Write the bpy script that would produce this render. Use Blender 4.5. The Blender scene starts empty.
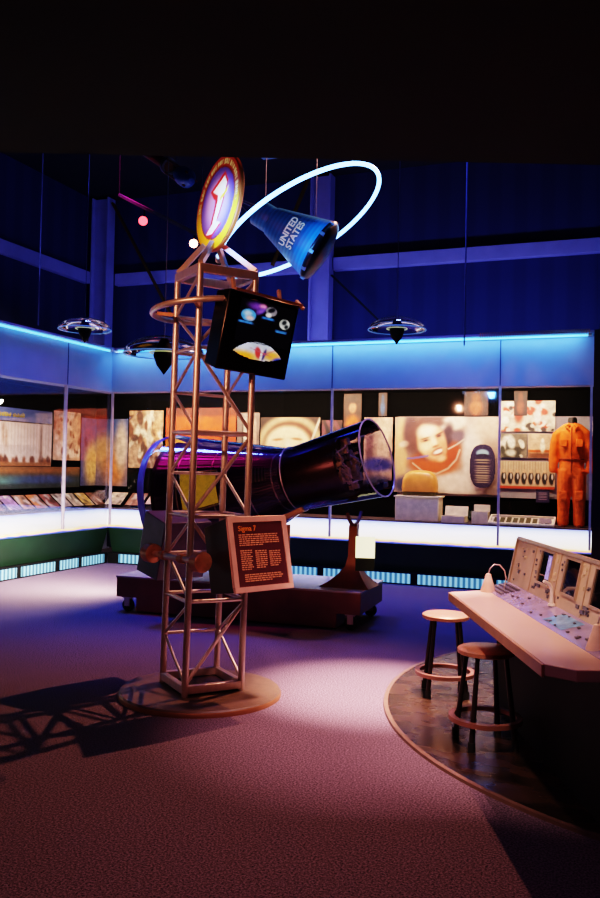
import bpy, bmesh, math, random
from mathutils import Vector, Matrix, noise
random.seed(7)
PI = math.pi
COL = bpy.context.scene.collection
sc = bpy.context.scene
YAW, PIT, ROL, FPX, EYE = 21.26, 1.12, 1.2, 826.0, 1.6
cy_, sy_ = math.cos(math.radians(YAW)), math.sin(math.radians(YAW))
RT = Vector((cy_, sy_, 0)); FW = Vector((-sy_, cy_, 0)); UP = Vector((0, 0, 1))

# ------------------------------------------------------------------ materials
def lin(c):
    return tuple(((v/255)/12.92 if v/255 <= .04045 else ((v/255+.055)/1.055)**2.4) for v in c)
def base(name):
    m = bpy.data.materials.new(name); m.use_nodes = True
    nt = m.node_tree; b = nt.nodes['Principled BSDF']
    return m, nt, b
def mat(name, col, rough=.5, metal=0., var=.15, scale=12., bump=0., bscale=60., emit=None, estr=0., coat=0., spec=.5, stretch=None):
    m, nt, b = base(name)
    c = lin(col)
    tc = nt.nodes.new('ShaderNodeTexCoord'); mp = nt.nodes.new('ShaderNodeMapping')
    if stretch: mp.inputs['Scale'].default_value = stretch
    nt.links.new(tc.outputs['Object'], mp.inputs[0])
    n = nt.nodes.new('ShaderNodeTexNoise'); n.inputs['Scale'].default_value = scale; n.inputs['Detail'].default_value = 4
    nt.links.new(mp.outputs[0], n.inputs['Vector'])
    r = nt.nodes.new('ShaderNodeValToRGB')
    r.color_ramp.elements[0].position = .3; r.color_ramp.elements[1].position = .7
    r.color_ramp.elements[0].color = (*[max(0, v*(1-var)) for v in c], 1)
    r.color_ramp.elements[1].color = (*[min(1, v*(1+var)) for v in c], 1)
    nt.links.new(n.outputs['Fac'], r.inputs[0]); nt.links.new(r.outputs[0], b.inputs['Base Color'])
    b.inputs['Roughness'].default_value = rough; b.inputs['Metallic'].default_value = metal
    b.inputs['Specular IOR Level'].default_value = spec
    b.inputs['Coat Weight'].default_value = coat
    if emit:
        b.inputs['Emission Color'].default_value = (*lin(emit), 1); b.inputs['Emission Strength'].default_value = estr
    if bump:
        n2 = nt.nodes.new('ShaderNodeTexNoise'); n2.inputs['Scale'].default_value = bscale; n2.inputs['Detail'].default_value = 3
        nt.links.new(mp.outputs[0], n2.inputs['Vector'])
        bp = nt.nodes.new('ShaderNodeBump'); bp.inputs['Strength'].default_value = bump; bp.inputs['Distance'].default_value = .01
        nt.links.new(n2.outputs['Fac'], bp.inputs['Height']); nt.links.new(bp.outputs[0], b.inputs['Normal'])
    return m
def paint_mat(name, rough=.5, emis=0.):
    m, nt, b = base(name)
    a = nt.nodes.new('ShaderNodeAttribute'); a.attribute_name = 'Col'
    nt.links.new(a.outputs['Color'], b.inputs['Base Color']); b.inputs['Roughness'].default_value = rough
    if emis:
        nt.links.new(a.outputs['Color'], b.inputs['Emission Color']); b.inputs['Emission Strength'].default_value = emis
    return m
def clear_mat(name, tint=(255, 255, 255), amount=1.0, rough=.03, base_fac=.02):
    m = bpy.data.materials.new(name); m.use_nodes = True; nt = m.node_tree
    for n in list(nt.nodes): nt.nodes.remove(n)
    o = nt.nodes.new('ShaderNodeOutputMaterial'); mx = nt.nodes.new('ShaderNodeMixShader')
    t = nt.nodes.new('ShaderNodeBsdfTransparent'); t.inputs[0].default_value = (*lin(tint), 1)
    g = nt.nodes.new('ShaderNodeBsdfGlossy'); g.inputs['Roughness'].default_value = rough
    f = nt.nodes.new('ShaderNodeFresnel'); f.inputs[0].default_value = 1.45
    mm = nt.nodes.new('ShaderNodeMath'); mm.operation = 'MULTIPLY_ADD'
    mm.inputs[1].default_value = amount; mm.inputs[2].default_value = base_fac; mm.use_clamp = True
    nt.links.new(f.outputs[0], mm.inputs[0]); nt.links.new(mm.outputs[0], mx.inputs[0])
    nt.links.new(t.outputs[0], mx.inputs[1]); nt.links.new(g.outputs[0], mx.inputs[2]); nt.links.new(mx.outputs[0], o.inputs[0])
    return m

M = {}
M['black'] = mat('black_paint', (7, 7, 8), .7, spec=.25)
M['blackgloss'] = mat('black_gloss', (8, 7, 10), .25)
M['steel'] = mat('satin_aluminium', (215, 192, 186), .36, .7, .08, 30, stretch=(1, 1, .2))
M['copper'] = mat('clamp_metal', (205, 145, 112), .38, .5, .15, 30)
M['disc'] = mat('base_disc_paint', (112, 88, 72), .45, 0, .15, 20, .15, 200)
M['discedge'] = mat('base_disc_edge', (170, 115, 80), .4, .3, .1)
M['signbody'] = mat('sign_box_brown', (40, 22, 24), .45, 0, .2)
M['backbody'] = mat('back_box_purple_lit', (84, 66, 120), .35, 0, .15)  # dark box; the purple light falling on it is put into this colour
M['signface'] = mat('sign_face', (78, 34, 44), .45, 0, .1)
M['signframe'] = mat('sign_frame', (225, 175, 160), .4, .2, .08)
M['print'] = mat('printed_lettering', (205, 140, 105), .6, 0, .3, 90, emit=(205, 130, 95), estr=.05)
M['orangeprint'] = mat('printed_heading', (230, 130, 40), .6, 0, .1, emit=(230, 120, 40), estr=.15)
M['cart'] = mat('plinth_paint', (130, 68, 66), .5, .1, .12, 6)
M['carttop'] = mat('plinth_top', (200, 180, 175), .16, .3, .1, 6)
M['rubber'] = mat('rubber', (18, 16, 16), .7)
M['stooltop'] = mat('brushed_seat', (205, 140, 112), .34, .6, .15, 25, stretch=(3, 3, 3))
M['stooldark'] = mat('stool_leg', (45, 32, 32), .4, .5, .1)
M['stoolring'] = mat('stool_ring', (150, 100, 85), .4, .5, .1)
M['desk'] = mat('desk_laminate', (205, 165, 150), .35, 0, .05, 5, coat=.2)
M['deskedge'] = mat('desk_edge', (170, 120, 90), .4, .1, .1)
M['panel'] = mat('console_panel', (190, 165, 138), .5, .1, .1, 14)
M['strip'] = mat('console_strip', (170, 160, 195), .18, .5, .2, 8)
M['key'] = mat('console_keys', (80, 75, 85), .4)
M['keylight'] = mat('console_key_light', (190, 170, 140), .5)
M['screen'] = mat('screen_glass', (6, 8, 12), .08, 0, .3, 6, coat=1)
M['bezel'] = mat('screen_bezel', (180, 155, 130), .35, .5)
M['white'] = mat('white_plastic', (220, 205, 190), .4)
M['cream'] = mat('cream_paint', (225, 210, 180), .5)
M['orange'] = mat('orange_cloth', (225, 92, 10), .75, 0, .25, 14, .8, 22)
M['orangeseam'] = mat('orange_seam', (120, 38, 8), .8)
M['mannequin'] = mat('mannequin_black', (15, 14, 16), .5)
M['amber'] = mat('amber_shell', (225, 150, 70), .35, .1, .15, 9)
M['olive'] = mat('olive_rim', (70, 62, 22), .5)
M['yellowrod'] = mat('ochre_brace', (120, 80, 20), .5, .3)
M['redtube'] = mat('dark_red_tube', (110, 30, 25), .45, .2, .2)
M['wire'] = mat('wire', (110, 110, 140), .5, .5)
M['soffit'] = mat('soffit_paint', (165, 175, 205), .55, 0, .07, 2.2)
M['seam'] = mat('seam', (30, 45, 90), .7)
M['mullion'] = mat('mullion_metal', (175, 165, 180), .4, .1, emit=(120,115,140), estr=.12)  # slight emission added to lighten the mullions
M['green'] = mat('counter_front_green', (22, 48, 34), .45, 0, .2, 3)
M['casein'] = mat('case_lining_black', (3, 3, 4), .9, spec=.1)
M['casepanel'] = mat('case_back_panel', (150, 140, 150), .7, 0, .2, 3)
M['ledge'] = mat('case_ledge', (70, 50, 45), .6)
M['column'] = mat('column_paint', (175, 165, 200), .6, 0, .1, 3)
M['ceil'] = mat('ceiling_black', (16, 14, 20), .9, 0, .2, 2)
M['bulk'] = mat('near_ceiling_paint', (20, 10, 8), .9, 0, .5, 1.2)
M['partition'] = mat('partition_dark', (22, 14, 14), .7)
M['gold'] = mat('gold_foil', (225, 190, 140), .45, .2, .4, 25, .8, 30)
M['redmetal'] = mat('brown_bracket', (105, 50, 38), .4, .3)
M['clear'] = clear_mat('clear_acrylic', (215, 210, 225), 1.0, .03, .03)
M['pane'] = clear_mat('case_glass', (246, 246, 252), .35, .03, .0)
M['neon'] = mat('neon_tube', (200, 230, 255), .3, emit=(110, 180, 255), estr=7)
M['striplight'] = mat('soffit_tube', (150, 220, 255), .3, emit=(70, 170, 245), estr=3.2)
M['pinklamp'] = mat('pink_lamp', (255, 160, 160), .3, emit=(255, 60, 70), estr=5)
M['warmlamp'] = mat('warm_lamp', (255, 220, 200), .3, emit=(255, 170, 130), estr=20)
M['placard'] = mat('bright_placard', (255, 250, 210), .5, emit=(255, 245, 190), estr=1.4)  # bright patch on the stand post, given its own glow
M['placardgreen'] = mat('placard_green', (20, 60, 30), .5)
M['bluepod'] = mat('blue_pod', (40, 90, 180), .35, .2, .3, 8)
M['ceilpanel'] = mat('ceiling_fixture_glow', (120, 140, 170), .5, emit=(60, 90, 140), estr=.35)
M['paint'] = paint_mat('printed_picture', .55, .0)
M['paintglow'] = paint_mat('backlit_picture', .3, .6)
M['emblem'] = paint_mat('emblem_enamel', .3, .3)  # own emission added so the emblem looks more brightly lit

def carpet():
    m, nt, b = base('carpet_pile')
    tc = nt.nodes.new('ShaderNodeTexCoord')
    n = nt.nodes.new('ShaderNodeTexNoise'); n.inputs['Scale'].default_value = 100; n.inputs['Detail'].default_value = 3; n.inputs['Roughness'].default_value = .8
    r = nt.nodes.new('ShaderNodeValToRGB'); r.color_ramp.elements[0].position = .36; r.color_ramp.elements[1].position = .66
    r.color_ramp.elements[0].color = (*lin((42, 36, 44)), 1); r.color_ramp.elements[1].color = (*lin((160, 134, 150)), 1)
    nt.links.new(tc.outputs['Object'], n.inputs['Vector']); nt.links.new(n.outputs['Fac'], r.inputs[0])
    n3 = nt.nodes.new('ShaderNodeTexNoise'); n3.inputs['Scale'].default_value = .8
    nt.links.new(tc.outputs['Object'], n3.inputs['Vector'])
    mx = nt.nodes.new('ShaderNodeMixRGB'); mx.blend_type = 'MULTIPLY'; mx.inputs[0].default_value = .25
    nt.links.new(r.outputs[0], mx.inputs[1]); nt.links.new(n3.outputs['Fac'], mx.inputs[2])
    nt.links.new(mx.outputs[0], b.inputs['Base Color'])
    bp = nt.nodes.new('ShaderNodeBump'); bp.inputs['Strength'].default_value = .5; bp.inputs['Distance'].default_value = .006
    nt.links.new(n.outputs['Fac'], bp.inputs['Height']); nt.links.new(bp.outputs[0], b.inputs['Normal'])
    b.inputs['Roughness'].default_value = .95; b.inputs['Specular IOR Level'].default_value = .1
    return m
M['carpet'] = carpet()
def stage_mat():
    m, nt, b = base('polished_stage_floor')
    tc = nt.nodes.new('ShaderNodeTexCoord')
    mp = nt.nodes.new('ShaderNodeMapping'); mp.inputs['Scale'].default_value = (1.6, 3, 1)
    n = nt.nodes.new('ShaderNodeTexNoise'); n.inputs['Scale'].default_value = 2.5; n.inputs['Detail'].default_value = 6
    r = nt.nodes.new('ShaderNodeValToRGB'); r.color_ramp.elements[0].position = .3; r.color_ramp.elements[1].position = .7
    r.color_ramp.elements[0].color = (*lin((14, 10, 8)), 1); r.color_ramp.elements[1].color = (*lin((58, 38, 26)), 1)
    nt.links.new(tc.outputs['Object'], mp.inputs[0]); nt.links.new(mp.outputs[0], n.inputs['Vector']); nt.links.new(n.outputs['Fac'], r.inputs[0])
    nt.links.new(r.outputs[0], b.inputs['Base Color'])
    r2 = nt.nodes.new('ShaderNodeMapRange'); r2.inputs[3].default_value = .16; r2.inputs[4].default_value = .38
    nt.links.new(n.outputs['Fac'], r2.inputs[0]); nt.links.new(r2.outputs[0], b.inputs['Roughness'])
    b.inputs['Specular IOR Level'].default_value = .8
    bp = nt.nodes.new('ShaderNodeBump'); bp.inputs['Strength'].default_value = .25; bp.inputs['Distance'].default_value = .01
    nt.links.new(n.outputs['Fac'], bp.inputs['Height']); nt.links.new(bp.outputs[0], b.inputs['Normal'])
    return m
M['stage'] = stage_mat()
def ribs_mat(name, c0, c1, freq, axis, emis=0., rough=.6, lo=.35, hi=.65):
    m, nt, b = base(name)
    tc = nt.nodes.new('ShaderNodeTexCoord')
    sp = nt.nodes.new('ShaderNodeSeparateXYZ'); nt.links.new(tc.outputs['Object'], sp.inputs[0])
    mu = nt.nodes.new('ShaderNodeMath'); mu.operation = 'MULTIPLY'; mu.inputs[1].default_value = freq
    if axis == 'XY':
        ad = nt.nodes.new('ShaderNodeMath'); ad.operation = 'ADD'
        nt.links.new(sp.outputs['X'], ad.inputs[0]); nt.links.new(sp.outputs['Y'], ad.inputs[1]); nt.links.new(ad.outputs[0], mu.inputs[0])
    else: nt.links.new(sp.outputs[axis], mu.inputs[0])
    pp = nt.nodes.new('ShaderNodeMath'); pp.operation = 'PINGPONG'; pp.inputs[1].default_value = 1
    nt.links.new(mu.outputs[0], pp.inputs[0])
    r = nt.nodes.new('ShaderNodeValToRGB'); r.color_ramp.elements[0].position = lo; r.color_ramp.elements[1].position = hi
    r.color_ramp.elements[0].color = (*lin(c0), 1); r.color_ramp.elements[1].color = (*lin(c1), 1)
    nt.links.new(pp.outputs[0], r.inputs[0]); nt.links.new(r.outputs[0], b.inputs['Base Color'])
    b.inputs['Roughness'].default_value = rough
    if emis: nt.links.new(r.outputs[0], b.inputs['Emission Color']); b.inputs['Emission Strength'].default_value = emis
    return m
M['vent'] = ribs_mat('glowing_grille', (50, 100, 130), (130, 190, 210), 28, 'XY', .75)
M['outer'] = ribs_mat('corrugated_wall', (40, 46, 84), (46, 52, 92), 5, 'XY', 0, .7)
def lightbox(name, nrm_axis):
    # white translucent graphic with blue and orange edge bands, brighter in the middle
    m, nt, b = base(name)
    tc = nt.nodes.new('ShaderNodeTexCoord')
    sp = nt.nodes.new('ShaderNodeSeparateXYZ'); nt.links.new(tc.outputs['Object'], sp.inputs[0])
    n = nt.nodes.new('ShaderNodeTexNoise'); n.inputs['Scale'].default_value = 3.5; n.inputs['Detail'].default_value = 4
    nt.links.new(tc.outputs['Object'], n.inputs['Vector'])
    mr = nt.nodes.new('ShaderNodeMapRange'); mr.inputs[1].default_value = .56; mr.inputs[2].default_value = .86
    nt.links.new(sp.outputs['Z'], mr.inputs[0])
    ad = nt.nodes.new('ShaderNodeMath'); ad.operation = 'MULTIPLY_ADD'; ad.inputs[1].default_value = .12
    nt.links.new(n.outputs['Fac'], ad.inputs[0]); nt.links.new(mr.outputs[0], ad.inputs[2])
    r = nt.nodes.new('ShaderNodeValToRGB'); e = r.color_ramp.elements
    e[0].position = .09; e[0].color = (*lin((20, 60, 170)), 1)
    e[1].position = .14; e[1].color = (*lin((235, 170, 50)), 1)
    for p, c in ((.24, (250, 240, 200)), (.65, (235, 242, 255)), (.84, (180, 205, 245)), (.98, (80, 100, 200))):
        x = e.new(min(p, 1)); x.color = (*lin(c), 1)
    nt.links.new(ad.outputs[0], r.inputs[0])
    nt.links.new(r.outputs[0], b.inputs['Base Color']); nt.links.new(r.outputs[0], b.inputs['Emission Color'])
    b.inputs['Emission Strength'].default_value = 1.45
    return m
M['lightbox'] = lightbox('backlit_graphic', 0)
def capsule_mat():
    m, nt, b = base('capsule_skin')
    tc = nt.nodes.new('ShaderNodeTexCoord')
    sp = nt.nodes.new('ShaderNodeSeparateXYZ'); nt.links.new(tc.outputs['Object'], sp.inputs[0])
    at = nt.nodes.new('ShaderNodeMath'); at.operation = 'ARCTAN2'
    nt.links.new(sp.outputs['Y'], at.inputs[0]); nt.links.new(sp.outputs['Z'], at.inputs[1])
    mu = nt.nodes.new('ShaderNodeMath'); mu.operation = 'MULTIPLY'; mu.inputs[1].default_value = 22
    nt.links.new(at.outputs[0], mu.inputs[0])
    pp = nt.nodes.new('ShaderNodeMath'); pp.operation = 'PINGPONG'; pp.inputs[1].default_value = 1
    nt.links.new(mu.outputs[0], pp.inputs[0])
    bp = nt.nodes.new('ShaderNodeBump'); bp.inputs['Strength'].default_value = .35; bp.inputs['Distance'].default_value = .01
    nt.links.new(pp.outputs[0], bp.inputs['Height']); nt.links.new(bp.outputs[0], b.inputs['Normal'])
    b.inputs['Base Color'].default_value = (*lin((92, 66, 96)), 1); b.inputs['Metallic'].default_value = .6
    b.inputs['Roughness'].default_value = .3
    return m
M['capskin'] = capsule_mat()
M['bluemodel'] = ribs_mat('blue_model_skin', (38, 112, 178), (46, 128, 196), 60, 'X', 0, .35)
M['whitetext'] = mat('white_lettering', (225, 240, 250), .5, emit=(200, 225, 250), estr=.25)

# ------------------------------------------------------------------ mesh helpers
class MB:
    def __init__(s): s.v = []; s.f = []; s.m = []; s.c = None; s.smooth = []
    def add(s, vs, fs, mi=0, mtx=None, smooth=False):
        o = len(s.v)
        for p in vs:
            p = Vector(p)
            if mtx is not None: p = mtx @ p
            s.v.append(p)
        for f in fs: s.f.append(tuple(i+o for i in f)); s.m.append(mi); s.smooth.append(smooth)
        return s
    def box(s, a, b, mi=0, mtx=None):
        x0, y0, z0 = a; x1, y1, z1 = b
        return s.add([(x0,y0,z0),(x1,y0,z0),(x1,y1,z0),(x0,y1,z0),(x0,y0,z1),(x1,y0,z1),(x1,y1,z1),(x0,y1,z1)],
                     [(0,3,2,1),(4,5,6,7),(0,1,5,4),(1,2,6,5),(2,3,7,6),(3,0,4,7)], mi, mtx)
    def bar(s, p, q, w, h=None, mi=0):
        p = Vector(p); q = Vector(q); d = q-p; L = d.length; h = h or w
        z = d.normalized(); up = Vector((0,0,1)) if abs(z.z) < .95 else Vector((1,0,0))
        x = up.cross(z).normalized(); y = z.cross(x)
        m = Matrix((x, y, z)).transposed().to_4x4(); m.translation = p
        return s.box((-w/2, -h/2, 0), (w/2, h/2, L), mi, m)
    def tube(s, pts, r, seg=10, closed=False, mi=0, cap=True):
        pts = [Vector(p) for p in pts]; n = len(pts); rs = r if isinstance(r, (list, tuple)) else [r]*n
        prev = None; vs = []
        for i, p in enumerate(pts):
            if closed: t = (pts[(i+1) % n]-pts[i-1]).normalized()
            else: t = (pts[min(i+1, n-1)]-pts[max(i-1, 0)]).normalized()
            if prev is None:
                a = Vector((0,0,1)) if abs(t.z) < .9 else Vector((1,0,0)); x = a.cross(t).normalized()
            else: x = (prev-t*prev.dot(t)).normalized()
            prev = x; y = t.cross(x)
            for k in range(seg):
                a = 2*PI*k/seg; vs.append(p+(x*math.cos(a)+y*math.sin(a))*rs[i])
        fs = []
        for i in range(n if closed else n-1):
            j = (i+1) % n
            for k in range(seg):
                l = (k+1) % seg; fs.append((i*seg+k, i*seg+l, j*seg+l, j*seg+k))
        s.add(vs, fs, mi, None, True)
        if not closed and cap:
            o = len(s.v)-n*seg
            s.f.append(tuple(o+k for k in range(seg))[::-1]); s.m.append(mi); s.smooth.append(False)
            s.f.append(tuple(o+(n-1)*seg+k for k in range(seg))); s.m.append(mi); s.smooth.append(False)
        return s
    def lathe(s, prof, seg=40, mtx=None, mi=0, a0=0., a1=2*PI):
        # profile of (radius, height) turned about local z
        full = abs(a1-a0-2*PI) < 1e-6; m = seg if full else seg+1; vs = []
        for r, z in prof:
            for k in range(m):
                a = a0+(a1-a0)*k/seg; vs.append((r*math.cos(a), r*math.sin(a), z))
        fs = []
        for i in range(len(prof)-1):
            for k in range(seg):
                l = (k+1) % m if full else k+1
                fs.append((i*m+k, i*m+l, (i+1)*m+l, (i+1)*m+k))
        return s.add(vs, fs, mi, mtx, True)
    def prism(s, poly, d, mi=0, mtx=None):
        n = len(poly); vs = [(x, y, 0) for x, y in poly]+[(x, y, d) for x, y in poly]
        fs = [tuple(range(n))[::-1], tuple(range(n, 2*n))]+[(i, (i+1) % n, (i+1) % n+n, i+n) for i in range(n)]
        return s.add(vs, fs, mi, mtx)
    def build(s, name, mats, parent=None, bevel=0., loc=None, weld=True):
        me = bpy.data.meshes.new(name); me.from_pydata([tuple(v) for v in s.v], [], s.f)
        for m in (mats if isinstance(mats, (list, tuple)) else [mats]): me.materials.append(m if not isinstance(m, str) else M[m])
        me.polygons.foreach_set('material_index', s.m); me.polygons.foreach_set('use_smooth', s.smooth)
        bm = bmesh.new(); bm.from_mesh(me)
        if weld: bmesh.ops.remove_doubles(bm, verts=bm.verts, dist=1e-5)
        bmesh.ops.recalc_face_normals(bm, faces=bm.faces); bm.to_mesh(me); bm.free()
        me.set_sharp_from_angle(angle=math.radians(40))
        o = bpy.data.objects.new(name, me); COL.objects.link(o); o.parent = parent
        if loc is not None: o.location = loc
        if bevel:
            b = o.modifiers.new('bevel', 'BEVEL'); b.width = bevel; b.segments = 2; b.limit_method = 'ANGLE'; b.angle_limit = math.radians(50)
        return o
def tag(o, label=None, cat=None, group=None, kind=None):
    if label: o['label'] = label
    if cat: o['category'] = cat
    if group: o['group'] = group
    if kind: o['kind'] = kind
    return o
def thing(name, label, cat, loc=(0, 0, 0), rz=0., group=None, mtx=None):
    o = bpy.data.objects.new(name, None); COL.objects.link(o); o.empty_display_size = .1
    if mtx is not None: o.matrix_world = mtx
    else: o.location = loc; o.rotation_euler = (0, 0, rz)
    return tag(o, label, cat, group)
def struct(o, label=None): 
    o['kind'] = 'structure'
    if label: o['label'] = label
    return o
def frame(origin, x, y=None, z=None):
    x = Vector(x).normalized()
    if z is not None:
        z = Vector(z); z = (z-x*z.dot(x)).normalized(); y = z.cross(x)
    else:
        y = Vector(y); y = (y-x*y.dot(x)).normalized(); z = x.cross(y)
    m = Matrix((x, y, z)).transposed().to_4x4(); m.translation = Vector(origin); return m
def text_geo(txt, size, align='CENTER', extr=0., bold=0.):
    c = bpy.data.curves.new('t', 'FONT'); c.body = txt; c.size = size; c.align_x = align; c.align_y = 'CENTER'; c.extrude = extr; c.offset = bold
    o = bpy.data.objects.new('t', c); COL.objects.link(o)
    dg = bpy.context.evaluated_depsgraph_get(); dg.update()
    me = bpy.data.meshes.new_from_object(o.evaluated_get(dg))
    vs = [v.co.copy() for v in me.vertices]; fs = [tuple(p.vertices) for p in me.polygons]
    bpy.data.objects.remove(o); bpy.data.curves.remove(c); bpy.data.meshes.remove(me)
    return vs, fs

def sm(e0, e1, x):
    t = max(0, min(1, (x-e0)/(e1-e0+1e-9))); return t*t*(3-2*t)
def painter(name, w, h, bg, blobs, nx=60, grain=.12, gscale=14, mtx=None, parent=None, glow=False, mask=None, seed=0, thick=.012, bg2=None):
    """A flat printed picture: a fine grid whose vertex colours hold soft shapes. Local x right, y up, facing +z."""
    ny = max(4, int(nx*h/w)); vs = []; cols = []; rnd = random.Random(seed); off = rnd.random()*50
    for j in range(ny+1):
        for i in range(nx+1):
            u = i/nx; v = j/ny; c = list(bg)
            if bg2: c = [c[k]*(1-v)+bg2[k]*v for k in range(3)]
            for bl in blobs:
                cx, cyy, rx, ry, rot, colr, soft = bl[:7]
                a = math.radians(rot); dx = (u-cx)*w; dy = (v-cyy)*h
                X = (dx*math.cos(a)-dy*math.sin(a))/(rx*w); Y = (dx*math.sin(a)+dy*math.cos(a))/(ry*h)
                d = max(abs(X), abs(Y)) if len(bl) > 7 else math.hypot(X, Y)
                k = 1-sm(1-soft, 1+soft*.6, d)
                if k > 0: c = [c[q]*(1-k)+colr[q]*k for q in range(3)]
            g = 1+grain*2*noise.noise(Vector((u*w*gscale+off, v*h*gscale, 1.7)))+grain*noise.noise(Vector((u*w*gscale*3+off, v*h*gscale*3, 5.1)))
            cols.append([max(0, min(255, q*g)) for q in c]); vs.append(((u-.5)*w, (.5-v)*h, 0))
    mb = MB(); fs = []
    for j in range(ny):
        for i in range(nx):
            a = j*(nx+1)+i
            if mask and not mask((i+.5)/nx, (j+.5)/ny): continue
            fs.append((a, a+nx+1, a+nx+2, a+1))
    me = bpy.data.meshes.new(name); me.from_pydata([(x, y, 0) for x, y, z in vs], [], fs)
    at = me.color_attributes.new('Col', 'FLOAT_COLOR', 'POINT')
    for i, c in enumerate(cols): at.data[i].color = (*lin(c), 1)
    me.materials.append(M['paintglow'] if glow == True else (M[glow] if glow else M['paint'])); me.materials.append(M['black'])
    if mask:
        bm = bmesh.new(); bm.from_mesh(me); bmesh.ops.delete(bm, geom=[v for v in bm.verts if not v.link_faces], context='VERTS'); bm.to_mesh(me); bm.free()
    o = bpy.data.objects.new(name, me); COL.objects.link(o); o.parent = parent
    if thick:
        so = o.modifiers.new('board', 'SOLIDIFY'); so.thickness = thick; so.offset = -1; so.material_offset_rim = 1
    if mtx is not None: o.matrix_local = mtx if parent else mtx
    return o
def on_back(x0, x1, z0, z1, y=11.96):        # picture on the back wall of the long case, facing the room
    return x1-x0, z1-z0, frame(((x0+x1)/2, y, (z0+z1)/2), (1, 0, 0), y=(0, 0, 1))
def on_left(y0, y1, z0, z1, x=-8.41):
    return y1-y0, z1-z0, frame((x, (y0+y1)/2, (z0+z1)/2), (0, 1, 0), y=(0, 0, 1))

# ------------------------------------------------------------------ setting
XL, YB = -7.506, 11.045
struct(MB().box((-12, -4, -.1), (5, 14, 0)).build('floor', 'carpet'), 'speckled dark carpet')
struct(MB().box((-9.45, -4, 0), (-9.3, 13.2, 6.5)).build('wall_left', 'outer'))
struct(MB().box((-9.45, 13.1, 0), (5, 13.25, 6.5)).build('wall_back', 'outer'))
struct(MB().box((-9.45, -4, 6.5), (5, 13.25, 6.6)).build('ceiling', 'ceil'))
# low ceiling over the viewer
mtx = Matrix((RT, FW, UP)).transposed().to_4x4()
struct(MB().box((-5.5, -2.5, 3.3), (6, 4.55, 3.45), 0, mtx).build('ceiling_low', 'bulk'), 'dark low ceiling over the near part of the room')
# soffits above the display cases
mb = MB(); mb.box((-7.52, YB, 2.69), (-.33, 11.3, 3.34)); 
struct(mb.build('wall_soffit_back', 'soffit'), 'blue lit soffit band above the back display case')
mb = MB(); mb.box((XL-.25, 4.0, 2.69), (XL, YB+.25, 3.34))
struct(mb.build('wall_soffit_left', 'soffit'), 'blue lit soffit band above the left display case')
n_tr = [0]
def trim(mb, m, label=None, bevel=0):
    n_tr[0] += 1; return struct(mb.build('trim_%d' % n_tr[0], m, None, bevel), label)
trim(MB().box((XL, YB-.11, 3.34), (-.33, 11.3, 3.37)), 'column')           # lip over the tube
trim(MB().box((XL-.25, 4.0, 3.34), (XL+.11, YB-.11, 3.37)), 'column')
for x in (-3.83, -1.495):
    trim(MB().box((x-.006, YB-.006, 2.70), (x+.006, YB+.01, 3.33)), 'seam')
for y in (9.93, 8.1):
    trim(MB().box((XL-.01, y-.006, 2.70), (XL+.006, y+.006, 3.33)), 'seam')
# dark partition closing the right end of the back case
struct(MB().box((-.33, 10.85, 0), (.15, 12.3, 3.36)).build('wall_right_return', 'partition'))
# end of the soffit: fluted top fascia
mb = MB()
for i in range(46): mb.box((-1.75+i*.03, YB-.13, 3.315), (-1.737+i*.03, YB-.112, 3.385))
trim(mb, 'copper')

# outer wall girts and columns
def column(x, y, label):
    t = thing('steel_column', label, 'column', (x, y, 0))
    mb = MB(); mb.box((-.18, -.03, 0), (-.15, .2, 6.45)); mb.box((.15, -.03, 0), (.18, .2, 6.45)); mb.box((-.15, .07, 0), (.15, .1, 6.45))
    mb.build('column_flange', 'column', t, .004)
    MB().box((-.22, -.05, 0), (.22, .22, .03)).build('foot_plate', 'column', t)
column(-9.0, 12.75, 'blue lit steel column in the corner above the left display case')
column(-4.72, 12.85, 'blue lit steel column behind the hanging blue capsule model')
def girt(a, b, label):
    o = MB().box(a, b).build('wall_girt', 'column', None, .01); tag(o, label, 'beam')
girt((-8.80, 12.95, 4.86), (-4.92, 13.08, 5.08), 'blue horizontal wall beam between the corner column and the middle column')
girt((-4.52, 12.95, 4.86), (1.5, 13.08, 5.08), 'long blue horizontal wall beam right of the middle column')
girt((-9.28, 3.0, 4.86), (-9.16, 12.7, 5.08), 'blue horizontal beam on the left outer wall')
def brace(p, q, m, label, r=.035):
    o = MB().bar(p, q, r*2, r).build('diagonal_brace', m); tag(o, label, 'brace')
brace((-8.78, 12.8, 6.35), (-7.5, 12.85, 4.2), 'yellowrod', 'ochre diagonal brace running down from the top of the corner column')
brace((-4.5, 12.85, 4.75), (-3.3, 12.9, 3.6), 'partition', 'dark diagonal brace under the beam right of the middle column')
brace((-5.6, 12.9, 5.0), (-4.95, 12.85, 6.4), 'yellowrod', 'ochre diagonal brace rising to the top of the middle column')

# round polished stage set into the carpet
mb = MB(); mb.lathe([(0.001, .014), (2.44, .014), (2.44, .0)], 128)
o = mb.build('floor_stage', 'stage', None, 0, (.9, 6.12, 0)); struct(o, 'polished dark brown round floor under the console')
mb = MB(); mb.lathe([(2.44, .0), (2.44, .016), (2.468, .016), (2.472, .0)], 128)
n_tr[0] += 1; o = mb.build('trim_%d' % n_tr[0], mat('edge_strip', (120, 90, 76), .45, .2), None, 0, (.9, 6.12, 0)); struct(o, 'metal edging round the dark floor')

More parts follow.
